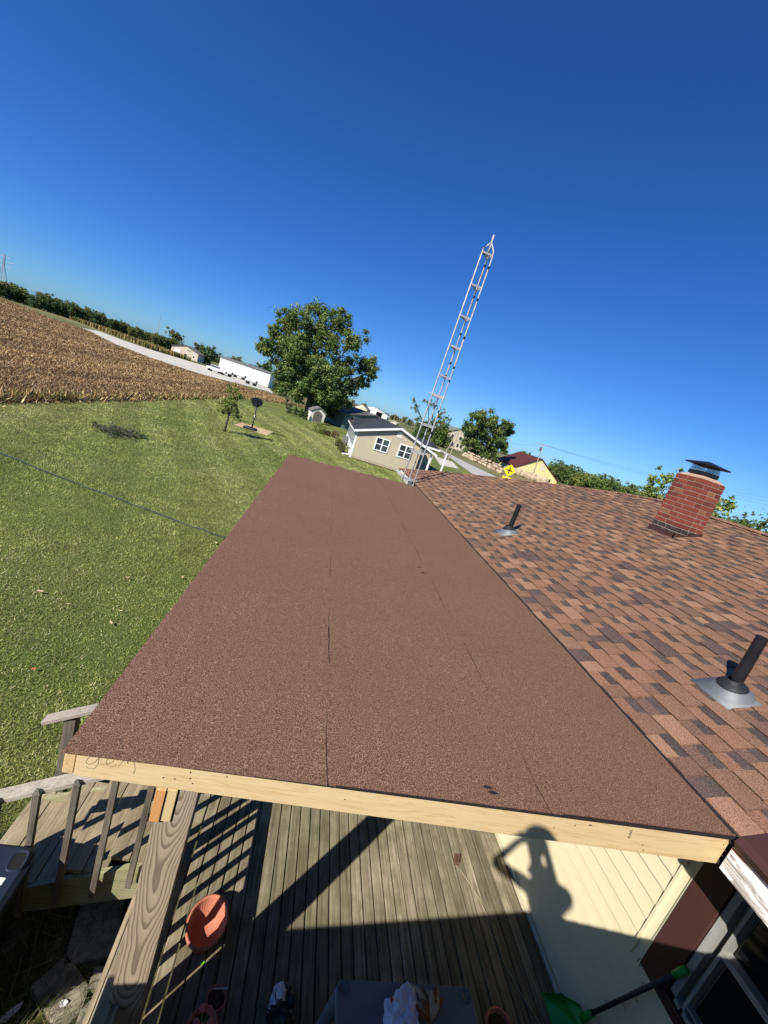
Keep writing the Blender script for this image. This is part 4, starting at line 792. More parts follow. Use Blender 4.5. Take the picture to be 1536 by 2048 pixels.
# ================================================================== ANTENNA TOWER
tb = Vector((2.2, 9.6, G)); tw = thing('antenna_tower', tb, 'tall triangular galvanised antenna mast beside the porch roof corner', 'mast')
legs = [((2.043, 9.55), (2.101, 9.55)), ((2.338, 9.55), (2.348, 9.55)), ((2.26, 9.80), (2.315, 9.80))]
def legp(k, z): a, b = legs[k]; u = (z+1.41)/(3.74+1.41); return Vector((a[0]+(b[0]-a[0])*u, a[1]+(b[1]-a[1])*u, z))
top = Vector((2.247, 9.63, 4.02))
for k in range(3):
    MB().tube([legp(k, G), legp(k, 0), legp(k, 3.72), legp(k, 3.80).lerp(top, 0.12), legp(k, 3.78).lerp(top, 0.55), top+Vector((0, 0, -0.02))], 0.0165, 10).build('leg', 'tower_steel', tw, True)
MB().tube([top+Vector((0.0, 0, -0.30)), top+Vector((0, 0, 0.12))], 0.021, 12).build('mast_sleeve', 'tower_steel', tw, True)
for i, z in enumerate((-3.8, -3.1, -2.4, -1.85, -1.29, -0.63, 0.02, 0.70, 1.16, 1.81, 2.45, 3.095, 3.745)):
    m = MB(); A = [legp(k, z) for k in range(3)]
    for k in range(3): m.bar(A[k], A[(k+1) % 3], 0.012, 0.034)
    if z < 0.9: m.bar(A[0]+(A[0]-A[1])*0.28+Vector((0, 0, 0.03)), A[1]+(A[1]-A[0])*0.2+Vector((0, 0, 0.03)), 0.012, 0.028)
    m.build('brace', 'tower_steel', tw)
m = MB()
for z in (1.0, 1.3, 1.95, 2.75, 3.4, -0.2, 0.3):
    for k in (1, 2): p = legp(k, z+0.1*k); m.tube([p-Vector((0, 0, 0.03)), p+Vector((0, 0, 0.03))], 0.019, 8)
m.build('joint_sleeves', 'black_metal', tw)

# ================================================================== TREES
def leafquads(cent, rad, n, size, cols, squash=1.0, seed=0):
    g = np.random.default_rng(seed); k = len(cent); idx = g.integers(0, k, n); d = g.normal(0, 1, (n, 3)); d /= np.linalg.norm(d, axis=1)[:, None]
    rr = rad[idx]*np.minimum(np.abs(g.normal(0, 0.85, n)), 2.2); p = cent[idx]+d*rr[:, None]*np.array([1, 1, squash])
    nrm = d+g.normal(0, 0.8, (n, 3)); nrm /= np.linalg.norm(nrm, axis=1)[:, None]; a = np.cross(nrm, g.normal(0, 1, (n, 3))); a /= np.linalg.norm(a, axis=1)[:, None]; b = np.cross(nrm, a)
    s = size*g.uniform(0.6, 1.3, n)[:, None]; V = np.stack([p-a*s, p-b*s*0.55, p+a*s, p+b*s*0.55], 1).reshape(-1, 3); base = cols[g.integers(0, len(cols), k)][idx]
    return V, base*g.uniform(0.55, 1.5, (n, 1))
GREEN = np.array([[0.05, 0.075, 0.02], [0.065, 0.092, 0.024], [0.085, 0.105, 0.03], [0.045, 0.068, 0.022]]); YGRN = np.array([[0.11, 0.135, 0.03], [0.14, 0.15, 0.04], [0.09, 0.12, 0.03]]); DGRN = np.array([[0.022, 0.036, 0.014], [0.03, 0.046, 0.017], [0.036, 0.05, 0.016]]); OLIVE = np.array([[0.085, 0.09, 0.035], [0.06, 0.075, 0.028], [0.11, 0.105, 0.045]])
def limb_mesh(m, base, lobes, tr, fork, q, twig=0.02):
    base = Vector(base)
    m.tube([base+Vector((0, 0, -0.1)), base+Vector((0, 0, 0.12*fork.z if 0 else (fork.z-base.z)*0.15)), base.lerp(fork, 0.6), fork], [tr*1.45, tr*1.1, tr*0.95, tr*0.8], 10)
    for c_, r_ in lobes:
        c_ = Vector(c_); mid = fork.lerp(c_, 0.5)+Vector((q.uniform(-1, 1), q.uniform(-1, 1), q.uniform(0, 1)))*r_*0.25
        m.tube([fork-Vector((0, 0, tr*0.6)), fork.lerp(mid, 0.5), mid, c_], [tr*0.55, tr*0.4, tr*0.25, twig], 6)
        for _ in range(5):
            e = c_+Vector((q.uniform(-1, 1), q.uniform(-1, 1), q.uniform(-0.6, 1)))*r_*0.85; s0 = mid.lerp(c_, q.uniform(0.2, 1)); m.tube([s0, s0.lerp(e, 0.5)+Vector((0, 0, 0.1*r_)), e], [tr*0.14, tr*0.08, twig*0.4], 5)
def tree(name, base, lobes, tr, forkz, nleaf, lsize, cols, seed, label, cat='tree', group=None, sub=9):
    q = random.Random(seed); base = Vector(base); t_ = thing(name, base, label, cat, group); fork = Vector((base.x, base.y, forkz)); fork += Vector((q.uniform(-.3, .3), q.uniform(-.3, .3), 0))*tr*2
    m = MB(); limb_mesh(m, base, lobes, tr, fork, q, tr*0.05); m.build('trunk', 'bark', t_, True)
    cent, rad = [], []
    for c_, r_ in lobes:
        for _ in range(sub):
            d = Vector((q.gauss(0, 1), q.gauss(0, 1), q.gauss(0, 1))).normalized()*r_*q.uniform(0.2, 1.2); cent.append(Vector(c_)+d); rad.append(r_*q.uniform(0.14, 0.40))
    V, c = leafquads(np.array([tuple(v) for v in cent]), np.array(rad), nleaf, lsize, cols, 0.85, seed); link('crown', npmesh('crown', V, 4, c, 'leaf'), t_); return t_
def pxlobes(L, y, spread, q):
    out = []
    for px, py, rp in L: p = ony(px, py, y); k = p.length/F*0.9; out.append((p+Vector((0, q.uniform(-1, 1)*spread, 0)), rp*k))
    return out
q = random.Random(3)
L = [(592, 640, 30), (640, 632, 30), (682, 652, 28), (556, 676, 22), (612, 682, 36), (660, 690, 38), (706, 690, 26), (735, 726, 20), (742, 745, 16), (535, 695, 14), (570, 715, 26), (640, 735, 38), (695, 735, 30), (722, 765, 15), (605, 752, 28), (660, 775, 30), (575, 650, 14), (560, 745, 18), (600, 715, 30), (635, 665, 32), (560, 705, 24), (590, 690, 26), (590, 778, 22), (640, 795, 24), (685, 800, 22), (670, 745, 30), (700, 775, 18), (550, 660, 10), (620, 780, 24), (660, 815, 18)]
L2 = [(600, 768, 26), (640, 758, 30), (575, 738, 22), (655, 790, 24), (590, 700, 24), (625, 725, 28), (570, 770, 16)]
tree('maple_tree', onz(613, 834), pxlobes(L, 68, 3.5, q)+pxlobes(L2, 63.5, 0.8, q), 0.5, G+3.6, 180000, 0.155, GREEN*2.35, 21, 'large broad dark green tree standing behind the small shed', sub=22)
L = [(930, 858, 18), (950, 832, 16), (962, 850, 20), (985, 842, 18), (1012, 850, 14), (1022, 862, 10), (935, 885, 18), (965, 880, 22), (995, 878, 20), (950, 905, 14), (985, 905, 18), (1008, 895, 12), (975, 862, 20), (945, 868, 16), (1000, 862, 14), (968, 830, 10), (1010, 878, 12)]
rb = ony(975, 925, 118); tree('roadside_tree', (rb.x, rb.y, G), pxlobes(L, 118, 4, q), 0.5, G+3.5, 60000, 0.26, GREEN*2.0, 22, 'full green tree beside the road behind the boulder wall', sub=18)
L = [(832, 815, 10), (852, 805, 12), (872, 812, 10), (888, 826, 8), (840, 840, 10), (868, 840, 12), (885, 850, 8), (852, 868, 9), (830, 800, 6)]
tree('thin_tree', onz(852, 897), pxlobes(L, 80, 2, q), 0.28, G+2.5, 3200, 0.12, OLIVE*1.9, 23, 'thinly leaved grey tree seen through the antenna mast', sub=9)
# sapling
sb = onz(449, 863); L = [(Vector((sb.x, sb.y, G+1.5)), 0.5), (Vector((sb.x-0.4, sb.y, G+1.75)), 0.35), (Vector((sb.x+0.45, sb.y, G+1.6)), 0.35), (Vector((sb.x+0.05, sb.y, G+2.2)), 0.45), (Vector((sb.x-0.15, sb.y, G+2.75)), 0.3), (Vector((sb.x+0.3, sb.y, G+2.5)), 0.3), (Vector((sb.x-0.45, sb.y, G+1.2)), 0.25), (Vector((sb.x+0.55, sb.y, G+1.2)), 0.25)]
tree('sapling', sb, L, 0.075, G+1.1, 4200, 0.06, YGRN*1.7, 24, 'young sapling with sparse leaves beside the basketball pad', sub=8)
sb = onz(573, 828); L = [(Vector((sb.x, sb.y, G+1.2)), 0.5), (Vector((sb.x-0.3, sb.y, G+1.7)), 0.35), (Vector((sb.x+0.3, sb.y, G+1.6)), 0.3)]
tree('small_sapling', sb, L, 0.05, G+0.7, 700, 0.10, OLIVE*1.2, 25, 'small yellowing sapling at the field corner near the cypress row', sub=6)
# clipped shrub, cypress row, ornamental grasses
def shrub(name, base, r, n, ls, cols, seed, label, group=None, cat='shrub', cone=False):
    base = Vector(base); t_ = thing(name, base, label, cat, group); q = random.Random(seed); cent, rad = [], []
    for _ in range(40):
        u = q.random(); d = Vector((q.gauss(0, 1), q.gauss(0, 1), 0)); d = d.normalized()*q.uniform(0.3, 0.85); sc_ = (1-u*0.8) if cone else math.sqrt(max(0.05, 1-(2*u-1)**2))
        cent.append((base.x+d.x*r[0]*sc_, base.y+d.y*r[1]*sc_, base.z+0.04+u*r[2]*0.92)); rad.append(0.3*min(r[0], r[2]))
    V, c = leafquads(np.array(cent), np.array(rad), n, ls, cols, 1.0, seed); V[:, 2] = np.maximum(V[:, 2], base.z); link('foliage', npmesh('foliage', V, 4, c, 'leaf'), t_)
    MB().tube([base-Vector((0, 0, 0.02)), base+Vector((0, 0, r[2]*0.7))], [0.06, 0.02], 6).build('stem', 'bark', t_); return t_
shrub('round_shrub', onz(637, 866), (0.95, 0.85, 1.05), 6000, 0.05, YGRN*2.0, 31, 'clipped round yellow green shrub on the lawn near the beige house')
for k, (px, py) in enumerate(((577, 826), (589, 830), (600, 834), (610, 839))): shrub('cypress', onz(px, py), (0.42, 0.42, 1.25), 1500, 0.06, GREEN*1.5, 40+k, 'small dark columnar cypress in a row under the large tree', 'cypress row', 'shrub', True)
def grass_clump(base, h, r, label, seed, group):
    base = Vector(base); g = np.random.default_rng(seed); n = 700; th = g.uniform(0, 6.28, n); lean = g.random(n)**0.6*r; wd = 0.02; x0, y0 = base.x+g.normal(0, 0.12, n), base.y+g.normal(0, 0.12, n); hh = h*g.uniform(0.6, 1.1, n)
    V = np.zeros((n, 3, 3)); V[:, 0] = np.stack([x0-wd, y0, np.full(n, base.z)], 1); V[:, 1] = np.stack([x0+wd, y0, np.full(n, base.z)], 1); V[:, 2] = np.stack([x0+lean*np.cos(th), y0+lean*np.sin(th), base.z+hh], 1)
    c = np.array([[0.12, 0.11, 0.05], [0.08, 0.095, 0.035], [0.2, 0.16, 0.08]])[g.integers(0, 3, n)]; tag(link('ornamental_grass', npmesh('ornamental_grass', V.reshape(-1, 3), 3, c, 'blade')), label, 'grass', group)
grass_clump(onz(764, 929), 1.25, 0.7, 'clump of tall ornamental grass before the beige house wall', 50, 'ornamental grass clumps'); grass_clump(onz(787, 935), 1.1, 0.6, 'clump of tall ornamental grass before the beige house wall', 51, 'ornamental grass clumps'); grass_clump(onz(803, 925), 0.5, 0.4, 'low dry grass tuft against the beige house wall', 52, None)
for k, (px, py, r_, col, lab) in enumerate(((686, 906, 0.7, OLIVE, 'bare brownish shrub at the corner of the beige house'), (676, 893, 0.5, OLIVE, 'low leggy bush behind the air conditioner'), (668, 876, 0.6, np.array([[0.16, 0.08, 0.045], [0.11, 0.08, 0.04], [0.2, 0.13, 0.05]]), 'russet flower bed shrub beside the clipped round one'), (655, 872, 0.45, np.array([[0.15, 0.09, 0.05], [0.11, 0.1, 0.04]]), 'rusty low perennial clump in the flower bed'))): shrub('shrub', onz(px, py), (r_, r_, r_*1.3), 900, 0.05, col, 60+k, lab)
# pile of cut brush on the lawn
bp = onz(232, 866); t_ = thing('brush_pile', bp, 'pile of cut twigs and brush lying on the lawn', 'brush pile'); m = MB()
for k in range(170):
    a = rnd.gauss(0.55, 0.35)+(math.pi if rnd.random() < 0.5 else 0); c_ = Vector((bp.x+rnd.gauss(0, 0.35)+0.0, bp.y+rnd.gauss(0, 0.4), G+abs(rnd.gauss(0.05, 0.10)))); L_ = rnd.uniform(0.2, 0.7); d = Vector((math.cos(a), -math.sin(a)*0.8, rnd.uniform(-0.1, 0.25)))
    m.tube([c_-d*L_*0.5, c_+Vector((0, 0, 0.04)), c_+d*L_*0.5], [0.014, 0.010, 0.004], 4, 0, False)
m.v = [(x, y, max(z, G+0.005)) for x, y, z in m.v]; m.build('twigs', 'grey_twig', t_)
V, c = leafquads(np.array([(bp.x+rnd.gauss(0, 0.4), bp.y+rnd.gauss(0, 0.4), G+0.12) for _ in range(30)]), np.full(30, 0.2), 1500, 0.035, DGRN*1.6, 0.5, 5); V[:, 2] = np.maximum(V[:, 2], G+0.01); link('wilted_leaves', npmesh('wilted_leaves', V, 4, c, 'leaf'), t_)
# wooded lines: a few tree shapes, copied
def far_tree(seed, h, wdt, cols, label, group, n=5200):
    q = random.Random(seed); b0 = Vector((0, 900, G)); lob = [(b0+Vector((q.uniform(-1, 1)*wdt*0.32, q.uniform(-1, 1)*wdt*0.3, h*q.uniform(0.16, 0.85))), wdt*q.uniform(0.24, 0.38)) for _ in range(11)]
    return tree('woodland_tree', b0, lob, 0.3, G+h*0.3, n, 0.42, cols, seed, label, 'tree', group, 10)
protos = [far_tree(100+k, h, wd, col, 'x', 'x') for k, (h, wd, col) in enumerate(((11, 9, DGRN*3.1), (12, 10, GREEN*2.0), (10, 9, DGRN*3.4), (12, 8, OLIVE*2.1), (9, 9, GREEN*2.2), (9, 10, YGRN*1.7)))]
used = [0]*len(protos)
def put(k, loc, sc, label, group):
    pr = protos[k]
    if not used[k]:
        pr.location = loc; pr.scale = (sc,)*3; pr.rotation_euler = (0, 0, rnd.uniform(0, 6)); used[k] = 1; pr['label'] = label; pr['group'] = group; 
        return pr
    r = copy_tree(pr, Vector(loc)-Vector(WLOC[pr]), rnd.uniform(0, 6), sc, label); r['group'] = group; return r
# left wood line behind the field: base line follows the strip of standing crop
def woodline(P0, P1, n, ks, sc, label, group, depth=14):
    a, b_ = ond(*P0[:2], P0[2]), ond(*P1[:2], P1[2])
    for i in range(n):
        u = (i+rnd.uniform(-0.3, 0.3))/(n-1); p = a.lerp(b_, u); dd = p.normalized()*rnd.uniform(0, depth); put(rnd.choice(ks), (p.x+dd.x, p.y+dd.y, G), sc*rnd.uniform(0.75, 1.15), label, group)
woodline((-60, 560, 215), (345, 700, 260), 58, [0, 1, 2, 3, 3, 5], 0.54, 'dark green tree in the wood line behind the field', 'wood line behind the field')
woodline((330, 700, 330), (620, 790, 360), 22, [0, 1, 2], 0.62, 'dark tree in the far woods behind the white metal buildings', 'far woods behind the metal buildings')
woodline((720, 830, 420), (900, 890, 400), 22, [0, 2, 3], 0.6, 'distant tree in the hedge line past the beige house', 'hedge line past the beige house')
woodline((1090, 960, 190), (1330, 1010, 170), 26, [1, 4, 4, 5], 0.66, 'bushy green tree in the woods beyond the shingled roof', 'woods beyond the shingled roof')
woodline((1130, 960, 320), (1620, 1090, 300), 40, [0, 1, 2, 4], 0.95, 'tree on the far wooded skyline right of the chimney', 'far wooded skyline')
woodline((1380, 1040, 130), (1600, 1110, 120), 14, [4, 5, 5, 1], 0.52, 'yellow green tree in the near thicket past the roof ridge', 'thicket past the roof ridge')
for (px, py, d, k, sc_, lab) in ((412, 712, 205, 2, 0.85, 'dark rounded evergreen between the two metal buildings'), (398, 716, 208, 0, 0.7, 'smaller dark tree against the pink metal building'), (520, 765, 175, 2, 0.9, 'dark tree behind the end of the long white building'), (350, 690, 300, 3, 1.0, 'pale grey green tree above the pink metal building'), (470, 735, 290, 3, 0.75, 'lone pale tree standing above the long white building'), (590, 800, 110, 2, 0.55, 'shrubby dark tree at the end of the white building'), (560, 792, 118, 1, 0.5, 'low green tree at the field corner by the white building'), (660, 800, 88, 1, 0.5, 'green tree right of the large one behind the shed'), (690, 812, 92, 3, 0.45, 'small yellowish tree behind the dark roofed cottage'), (870, 890, 130, 1, 0.75, 'green tree behind the beige house beside the road'), (840, 880, 135, 0, 0.6, 'dark shrubby tree below the thin grey one'), (1035, 930, 175, 4, 0.75, 'green tree behind the brown roofed yellow barn')):
    p = ond(px, py, d); put(k, (p.x, p.y, G), sc_, lab, None)
cb = ond(1330, 1010, 26); L = [(ond(1310, 985, 26), 0.9), (ond(1345, 968, 26.5), 0.7), (ond(1300, 978, 26), 0.5), (ond(1325, 958, 26), 0.5), (ond(1440, 1020, 25), 0.6), (ond(1455, 1008, 25), 0.4), (ond(1430, 1040, 25), 0.6), (ond(1390, 1005, 26), 0.9), (ond(1340, 1000, 26), 0.8)]
tree('garden_tree', (cb.x+0.8, cb.y, G), L, 0.14, -1.6, 2600, 0.09, YGRN*1.9, 77, 'light yellow green tree rising behind the brick chimney', sub=8)
for (px, py, r_) in ((1490, 1048, 1.2), (1460, 1050, 0.8), (1530, 1060, 1.2)):
    p = ond(px, py+14, 42); shrub('thicket_bush', (p.x, p.y, G), (2.2, 2.0, p.z-G+1.4), 1800, 0.16, YGRN*0.9, int(px), 'rounded light green bush beyond the roof ridge', 'light bushes beyond the ridge')
# ================================================================== NEIGHBOURING BUILDINGS
# beige house: front gable wing + cross wing behind
bh = thing('beige_house', (6.3, 40, G), 'beige sided single storey house with dark roof and two white windows', 'house')
gx0, gx1, gy, ez, az_ = 2.60, 8.25, 34.9, -1.98, -0.80; axm = 6.02
MB().prism([(gx0, gy, G), (gx1+1.0, gy, G) if 0 else (gx1, gy, G), (gx1, gy, ez+0.42), (axm, gy, az_-0.06), (gx0, gy, ez)], (0, 8, 0)).build('wall', 'beige_siding', bh)
# lap siding on the gable, a real clapboard profile cut to the gable
m = MB(); z = G+0.15; lp = 0.115
while z < az_-0.1:
    zt_ = min(z+lp, az_-0.08); xl = gx0 if zt_ <= ez else gx0+(axm-gx0)*(zt_-ez)/(az_-0.06-ez); xr = gx1 if zt_ <= ez+0.42 else axm+(gx1-axm)*(az_-0.06-zt_)/(az_-0.06-(ez+0.42))
    if xr-xl > 0.2: m.prism([(xl, gy-0.030, z), (xl, gy-0.002, z), (xl, gy-0.002, zt_), (xl, gy-0.008, zt_)], (xr-xl, 0, 0))
    z += lp
m.build('siding', 'beige_siding', bh)
MB().bb(gx0-0.02, gx0, gy, 49.5, G, ez).build('side_wall', 'white_siding', bh)
for k in range(9): MB().bb(gx0-0.05, gx0-0.02, gy+0.9+k*1.55, gy+1.55+k*1.55, G+0.9, ez-0.25).build('side_window', 'glass_far', bh)
m = MB().bb(gx0-0.06, gx0+0.10, gy-0.045, gy+0.05, G, ez+0.05); m.build('corner_board', 'white_paint', bh)
# roof of the wing
sg = (az_-ez)/(axm-gx0); ov = 0.28; xr_e = 9.62; ze = az_-sg*(xr_e-axm)
for s_, xe in ((-1, gx0-ov), (1, xr_e)):
    zz = az_-sg*abs(xe-axm); r_ = MB().prism([(axm, gy-0.3, az_+0.02), (xe, gy-0.3, zz+0.02), (xe, gy-0.3, zz+0.10), (axm, gy-0.3, az_+0.10)], (0, 8.2 if s_ > 0 else 15, 0)).build('roof', 'dark_roof', bh)
    MB().prism([(axm, gy-0.33, az_-0.10), (xe, gy-0.33, zz-0.10), (xe, gy-0.33, zz+0.08), (axm, gy-0.33, az_+0.08)], (0, 0.028, 0)).build('barge_board', 'white_paint', r_)
    MB().bb(xe-0.03, xe+0.03, gy-0.3, gy+(8.1 if s_ > 0 else 14.6), zz-0.10, zz+0.02).build('gutter', 'white_paint', r_)
# cross wing
ry = 44.0; rl, rr_ = ony(700, 836, ry), ony(868, 879, ry); re = ony(881, 901, 40.2); zr = (rl.z+rr_.z)/2
MB().prism([(gx0-0.2, 40.2, re.z), (re.x, 40.2, re.z), (rr_.x, ry, zr), (gx0-0.2, ry, zr)], (0, 0, -0.10)).prism([(gx0-0.2, ry+0.001, zr), (rr_.x, ry+0.001, zr), (re.x, 48, re.z), (gx0-0.2, 48, re.z)], (0, 0, -0.10)).build('roof', 'dark_roof', bh)
MB().bb(gx0, re.x-0.4, 40.6, 47.6, G, re.z-0.05).build('wall', 'beige_siding', bh)
MB().bb(gx1, re.x, 40.15, 40.2, re.z-0.16, re.z+0.01).build('gutter', 'white_paint', bh)
for x in (9.25, 12.0): MB().bb(x-0.07, x+0.07, gy+0.1, gy+0.24, G, ze+0.06).build('porch_post', 'white_paint', bh) if x < 10 else MB().bb(x-0.07, x+0.07, 40.0, 40.14, G, re.z-0.1).build('porch_post', 'white_paint', bh)
MB().bb(gx1+0.02, 9.4, gy+0.06, gy+0.26, ze+0.0, ze+0.14).build('porch_beam', 'white_paint', bh)
for (px, py) in ((764, 890), (810, 904)):
    c_ = ony(px, py, gy-0.04); wx, wh = 0.52, 0.48; y0 = gy-0.05
    wn = MB()
    for a0, a1, b0, b1 in ((-wx-.09, wx+.09, wh, wh+.09), (-wx-.09, wx+.09, -wh-.09, -wh), (-wx-.09, -wx, -wh, wh), (wx, wx+.09, -wh, wh), (-0.05, 0.05, -wh, wh), (-wx, -0.05, -0.03, 0.03), (0.05, wx, -0.03, 0.03)): wn.bb(c_.x+a0, c_.x+a1, y0-0.03, y0+0.03, c_.z+b0, c_.z+b1)
    wn = wn.build('window', 'white_paint', bh)
    for sx_ in (-1, 1):
        for sz in (-1, 1): x = c_.x+sx_*wx*0.5+sx_*0.02; zc = c_.z+sz*wh*0.5; MB().bb(x-wx*0.5+0.02, x+wx*0.5-0.03, y0+0.005, y0+0.012, zc-wh*0.5+0.02, zc+wh*0.5-0.02).build('pane', 'glass_far', wn)
c_ = ony(800, 869, gy-0.04); MB().bb(c_.x-0.22, c_.x+0.22, gy-0.05, gy-0.02, c_.z-0.28, c_.z+0.22).build('gable_vent', 'shed_wall', bh)
ac = onz(691, 886); t_ = tag(MB().bb(2.05, 2.5, ac.y-0.3 if 0 else 43.2, 44.2, G, G+0.8).bb(2.03, 2.52, 43.18, 44.22, G+0.8, G+0.84).build('air_conditioner', 'trailer_grey', bevel=0.03), 'grey air conditioner unit beside the beige house side wall', 'air conditioner')
tag(MB().tube([(1.9, 35.0, G+0.06), (2.2, 35.05, G+0.10), (2.45, 35.0, G+0.16), (2.50, 34.98, G+0.5)], 0.06, 8).build('drain_spout', 'white_paint', None), 'white downspout extension lying at the beige house corner', 'downspout')
sheet('planting_bed', [(2.9, 34.2), (8.2, 33.9), (8.3, 34.9), (2.6, 34.9)], G+0.02, 'mulch')

def gable(name, A, B, L, hw, eave, apex, wm, rm, label, cat='building', group=None, ov=0.3, extra=None):
    """gable building: front gable from ground points A to B (left, right), going back L"""
    A, B = Vector(A), Vector(B); u = (B-A); W = u.length; u.normalize(); n_ = Vector((-u.y, u.x, 0)); t_ = thing(name, (A+B)/2+n_*L/2, label, cat, group)
    P = lambda s_, d, z: A+u*s_+n_*d+Vector((0, 0, z)); mid = W/2
    MB().prism([P(0, 0, 0), P(W, 0, 0), P(W, 0, eave), P(mid, 0, apex), P(0, 0, eave)], n_*L).build('wall', wm, t_)
    k = (apex-eave)/mid
    for a, s_ in ((-ov, 1), (W+ov, -1)): MB().prism([P(a, -ov, eave-k*ov+0.02), P(mid, -ov, apex+0.02), P(mid, -ov, apex+0.18), P(a, -ov, eave-k*ov+0.18)], n_*(L+2*ov)).build('roof', rm, t_)
    return t_, P
# pink metal building
A, B = ond(341, 706, 192), ond(394, 723, 190); A.z = B.z = G
t_, P = gable('metal_workshop', A, B, 18, 0, 3.0, 4.6, 'pink_metal', 'grey_roof', 'pinkish metal workshop with a white roller door beyond the gravel')
f = lambda n, s0, s1, z0, z1, mt: MB().prism([P(s0, -0.06, z0), P(s1, -0.06, z0), P(s1, -0.06, z1), P(s0, -0.06, z1)], (P(0, 0.05, 0)-P(0, 0, 0))).build(n, mt, t_)
W = (B-A).length
f('roller_door', W*0.12, W*0.34, 0.02, 2.5, 'white_paint'); f('door', W*0.50, W*0.585, 0.1, 1.5, 'sign_black'); f('window', W*0.82, W*0.86, 1.0, 1.6, 'glass_far'); f('lettering_panel', W*0.56, W*0.72, 2.95, 3.25, 'lettering_grey')
# long white building (its long side faces us)
A, B = ond(435, 743, 156), ond(536, 772, 152); A.z = B.z = G; u = (B-A); W = u.length; u.normalize(); n_ = Vector((-u.y, u.x, 0))
t_ = thing('white_warehouse', (A+B)/2+n_*8, 'long white metal warehouse with a low roof beside the gravel road', 'building'); hA = hB = 0.5*(ond(441, 715, 156).z+ond(543, 746, 152).z)
MB().prism([A, B, Vector((B.x, B.y, hB)), Vector((A.x, A.y, hA))], n_*16).build('wall', 'metal_white', t_)
MB().prism([Vector((A.x, A.y, hA))-u*0.3-n_*0.4, Vector((B.x, B.y, hB))+u*0.3-n_*0.4, Vector((B.x, B.y, hB+0.3))+u*0.3+n_*8, Vector((A.x, A.y, hA+0.3))-u*0.3+n_*8], (0, 0, 0.25)).prism([Vector((A.x, A.y, hA+0.3))-u*0.3+n_*8, Vector((B.x, B.y, hB+0.3))+u*0.3+n_*8, Vector((B.x, B.y, hB))+u*0.3+n_*16.4, Vector((A.x, A.y, hA))-u*0.3+n_*16.4], (0, 0, 0.25)).build('roof', 'grey_roof', t_)
for q_ in (0.33, 0.64): p = A+u*W*q_-n_*0.1; MB().bar(p, Vector((p.x, p.y, hA+(hB-hA)*q_)), 0.04, 0.06, up=(1, 0, 0)).build('panel_joint', 'lattice', t_)
# vehicles on the gravel
def vehicle(px, py, d, L_, label, trailer=False):
    p = ond(px, py, d); p.z = G; u2 = u.copy(); sd = Vector((-u2.y, u2.x, 0)); t_ = thing('pickup_truck' if not trailer else 'flatbed_trailer', p, label, 'truck' if not trailer else 'trailer')
    R = Matrix((u2, sd, Vector((0, 0, 1)))).transposed(); bx = lambda c_, s_: MB().box(p+R@Vector(c_), s_, R)
    if trailer: bx((0, 0, 0.75), (L_, 2.0, 0.18)).build('bed', 'trailer_grey', t_); bx((L_*0.45, 0, 1.1), (0.1, 2.0, 0.7)).build('headboard', 'trailer_grey', t_)
    else:
        bx((0, 0, 0.85), (L_, 1.9, 0.7)).build('body', 'car_paint', t_, bevel=0.12); cb_ = bx((-L_*0.08, 0, 1.5), (L_*0.42, 1.75, 0.7)).build('cab', 'car_paint', t_, bevel=0.18); bx((-L_*0.08, 0, 1.55), (L_*0.36, 1.80, 0.42)).build('window', 'glass_far', cb_)
    for ax_ in (-0.32, 0.32):
        for s_ in (-0.92, 0.92): c_ = p+R@Vector((ax_*L_, s_, 0.36)); MB().tube([c_-sd*0.12, c_+sd*0.12], 0.36, 14).build('wheel', 'tyre', t_)
vehicle(432, 746, 134, 5.4, 'white pickup truck parked on the gravel before the long warehouse'); vehicle(449, 750, 136, 4.5, 'empty flatbed trailer standing behind the white pickup', True); vehicle(478, 756, 148, 4.0, 'dark flatbed trailer against the long white wall', True); vehicle(501, 772, 126, 3.0, 'small trailer parked alone at the end of the gravel', True)
# shed
sA, sB = onz(618, 841), onz(646, 848); t_, P = gable('garden_shed', sA, (sB.x, sA.y+0.5, G), 2.0, 0, 1.45, 2.05, 'shed_wall', 'grey_roof', 'small resin garden shed with arched brown double doors', 'shed', None, 0.12); W = (Vector((sB.x, sA.y+0.5, G))-sA).length
for s0, s1 in ((0.20, 0.495), (0.505, 0.80)):
    top_ = lambda s_: 1.25+0.38*math.sin(math.pi*(s_-0.2)/0.6); ss = np.linspace(s0, s1, 6); MB().prism([P(s0*W, -0.04, 0.08), P(s1*W, -0.04, 0.08)]+[P(s_*W, -0.04, top_(s_)) for s_ in ss[::-1]], P(0, 0.03, 0)-P(0, 0, 0)).build('door', 'shed_door', t_)
# dark roofed cottage behind the beige house
A, B = onz(683, 868), onz(704, 874); A = ond(682, 862, 66); A.z = G; B = A+Vector((9, 3, 0)); t_, P = gable('dark_cottage', A, B, 9, 0, 2.2, 3.4, 'teal_wall', 'grey_roof', 'teal walled cottage with weathered grey roof behind the beige house', 'house')
MB().prism([P(6.0, 2, 2.8), P(6.8, 2, 2.8), P(6.8, 2, 4.1), P(6.0, 2, 4.1)], (P(0, 0.7, 0)-P(0, 0, 0))).build('chimney', 'sign_black', t_); MB().prism([P(1.5, -0.05, 1.0), P(2.4, -0.05, 1.0), P(2.4, -0.05, 1.7), P(1.5, -0.05, 1.7)], P(0, 0.04, 0)-P(0, 0, 0)).build('window', 'white_paint', t_)
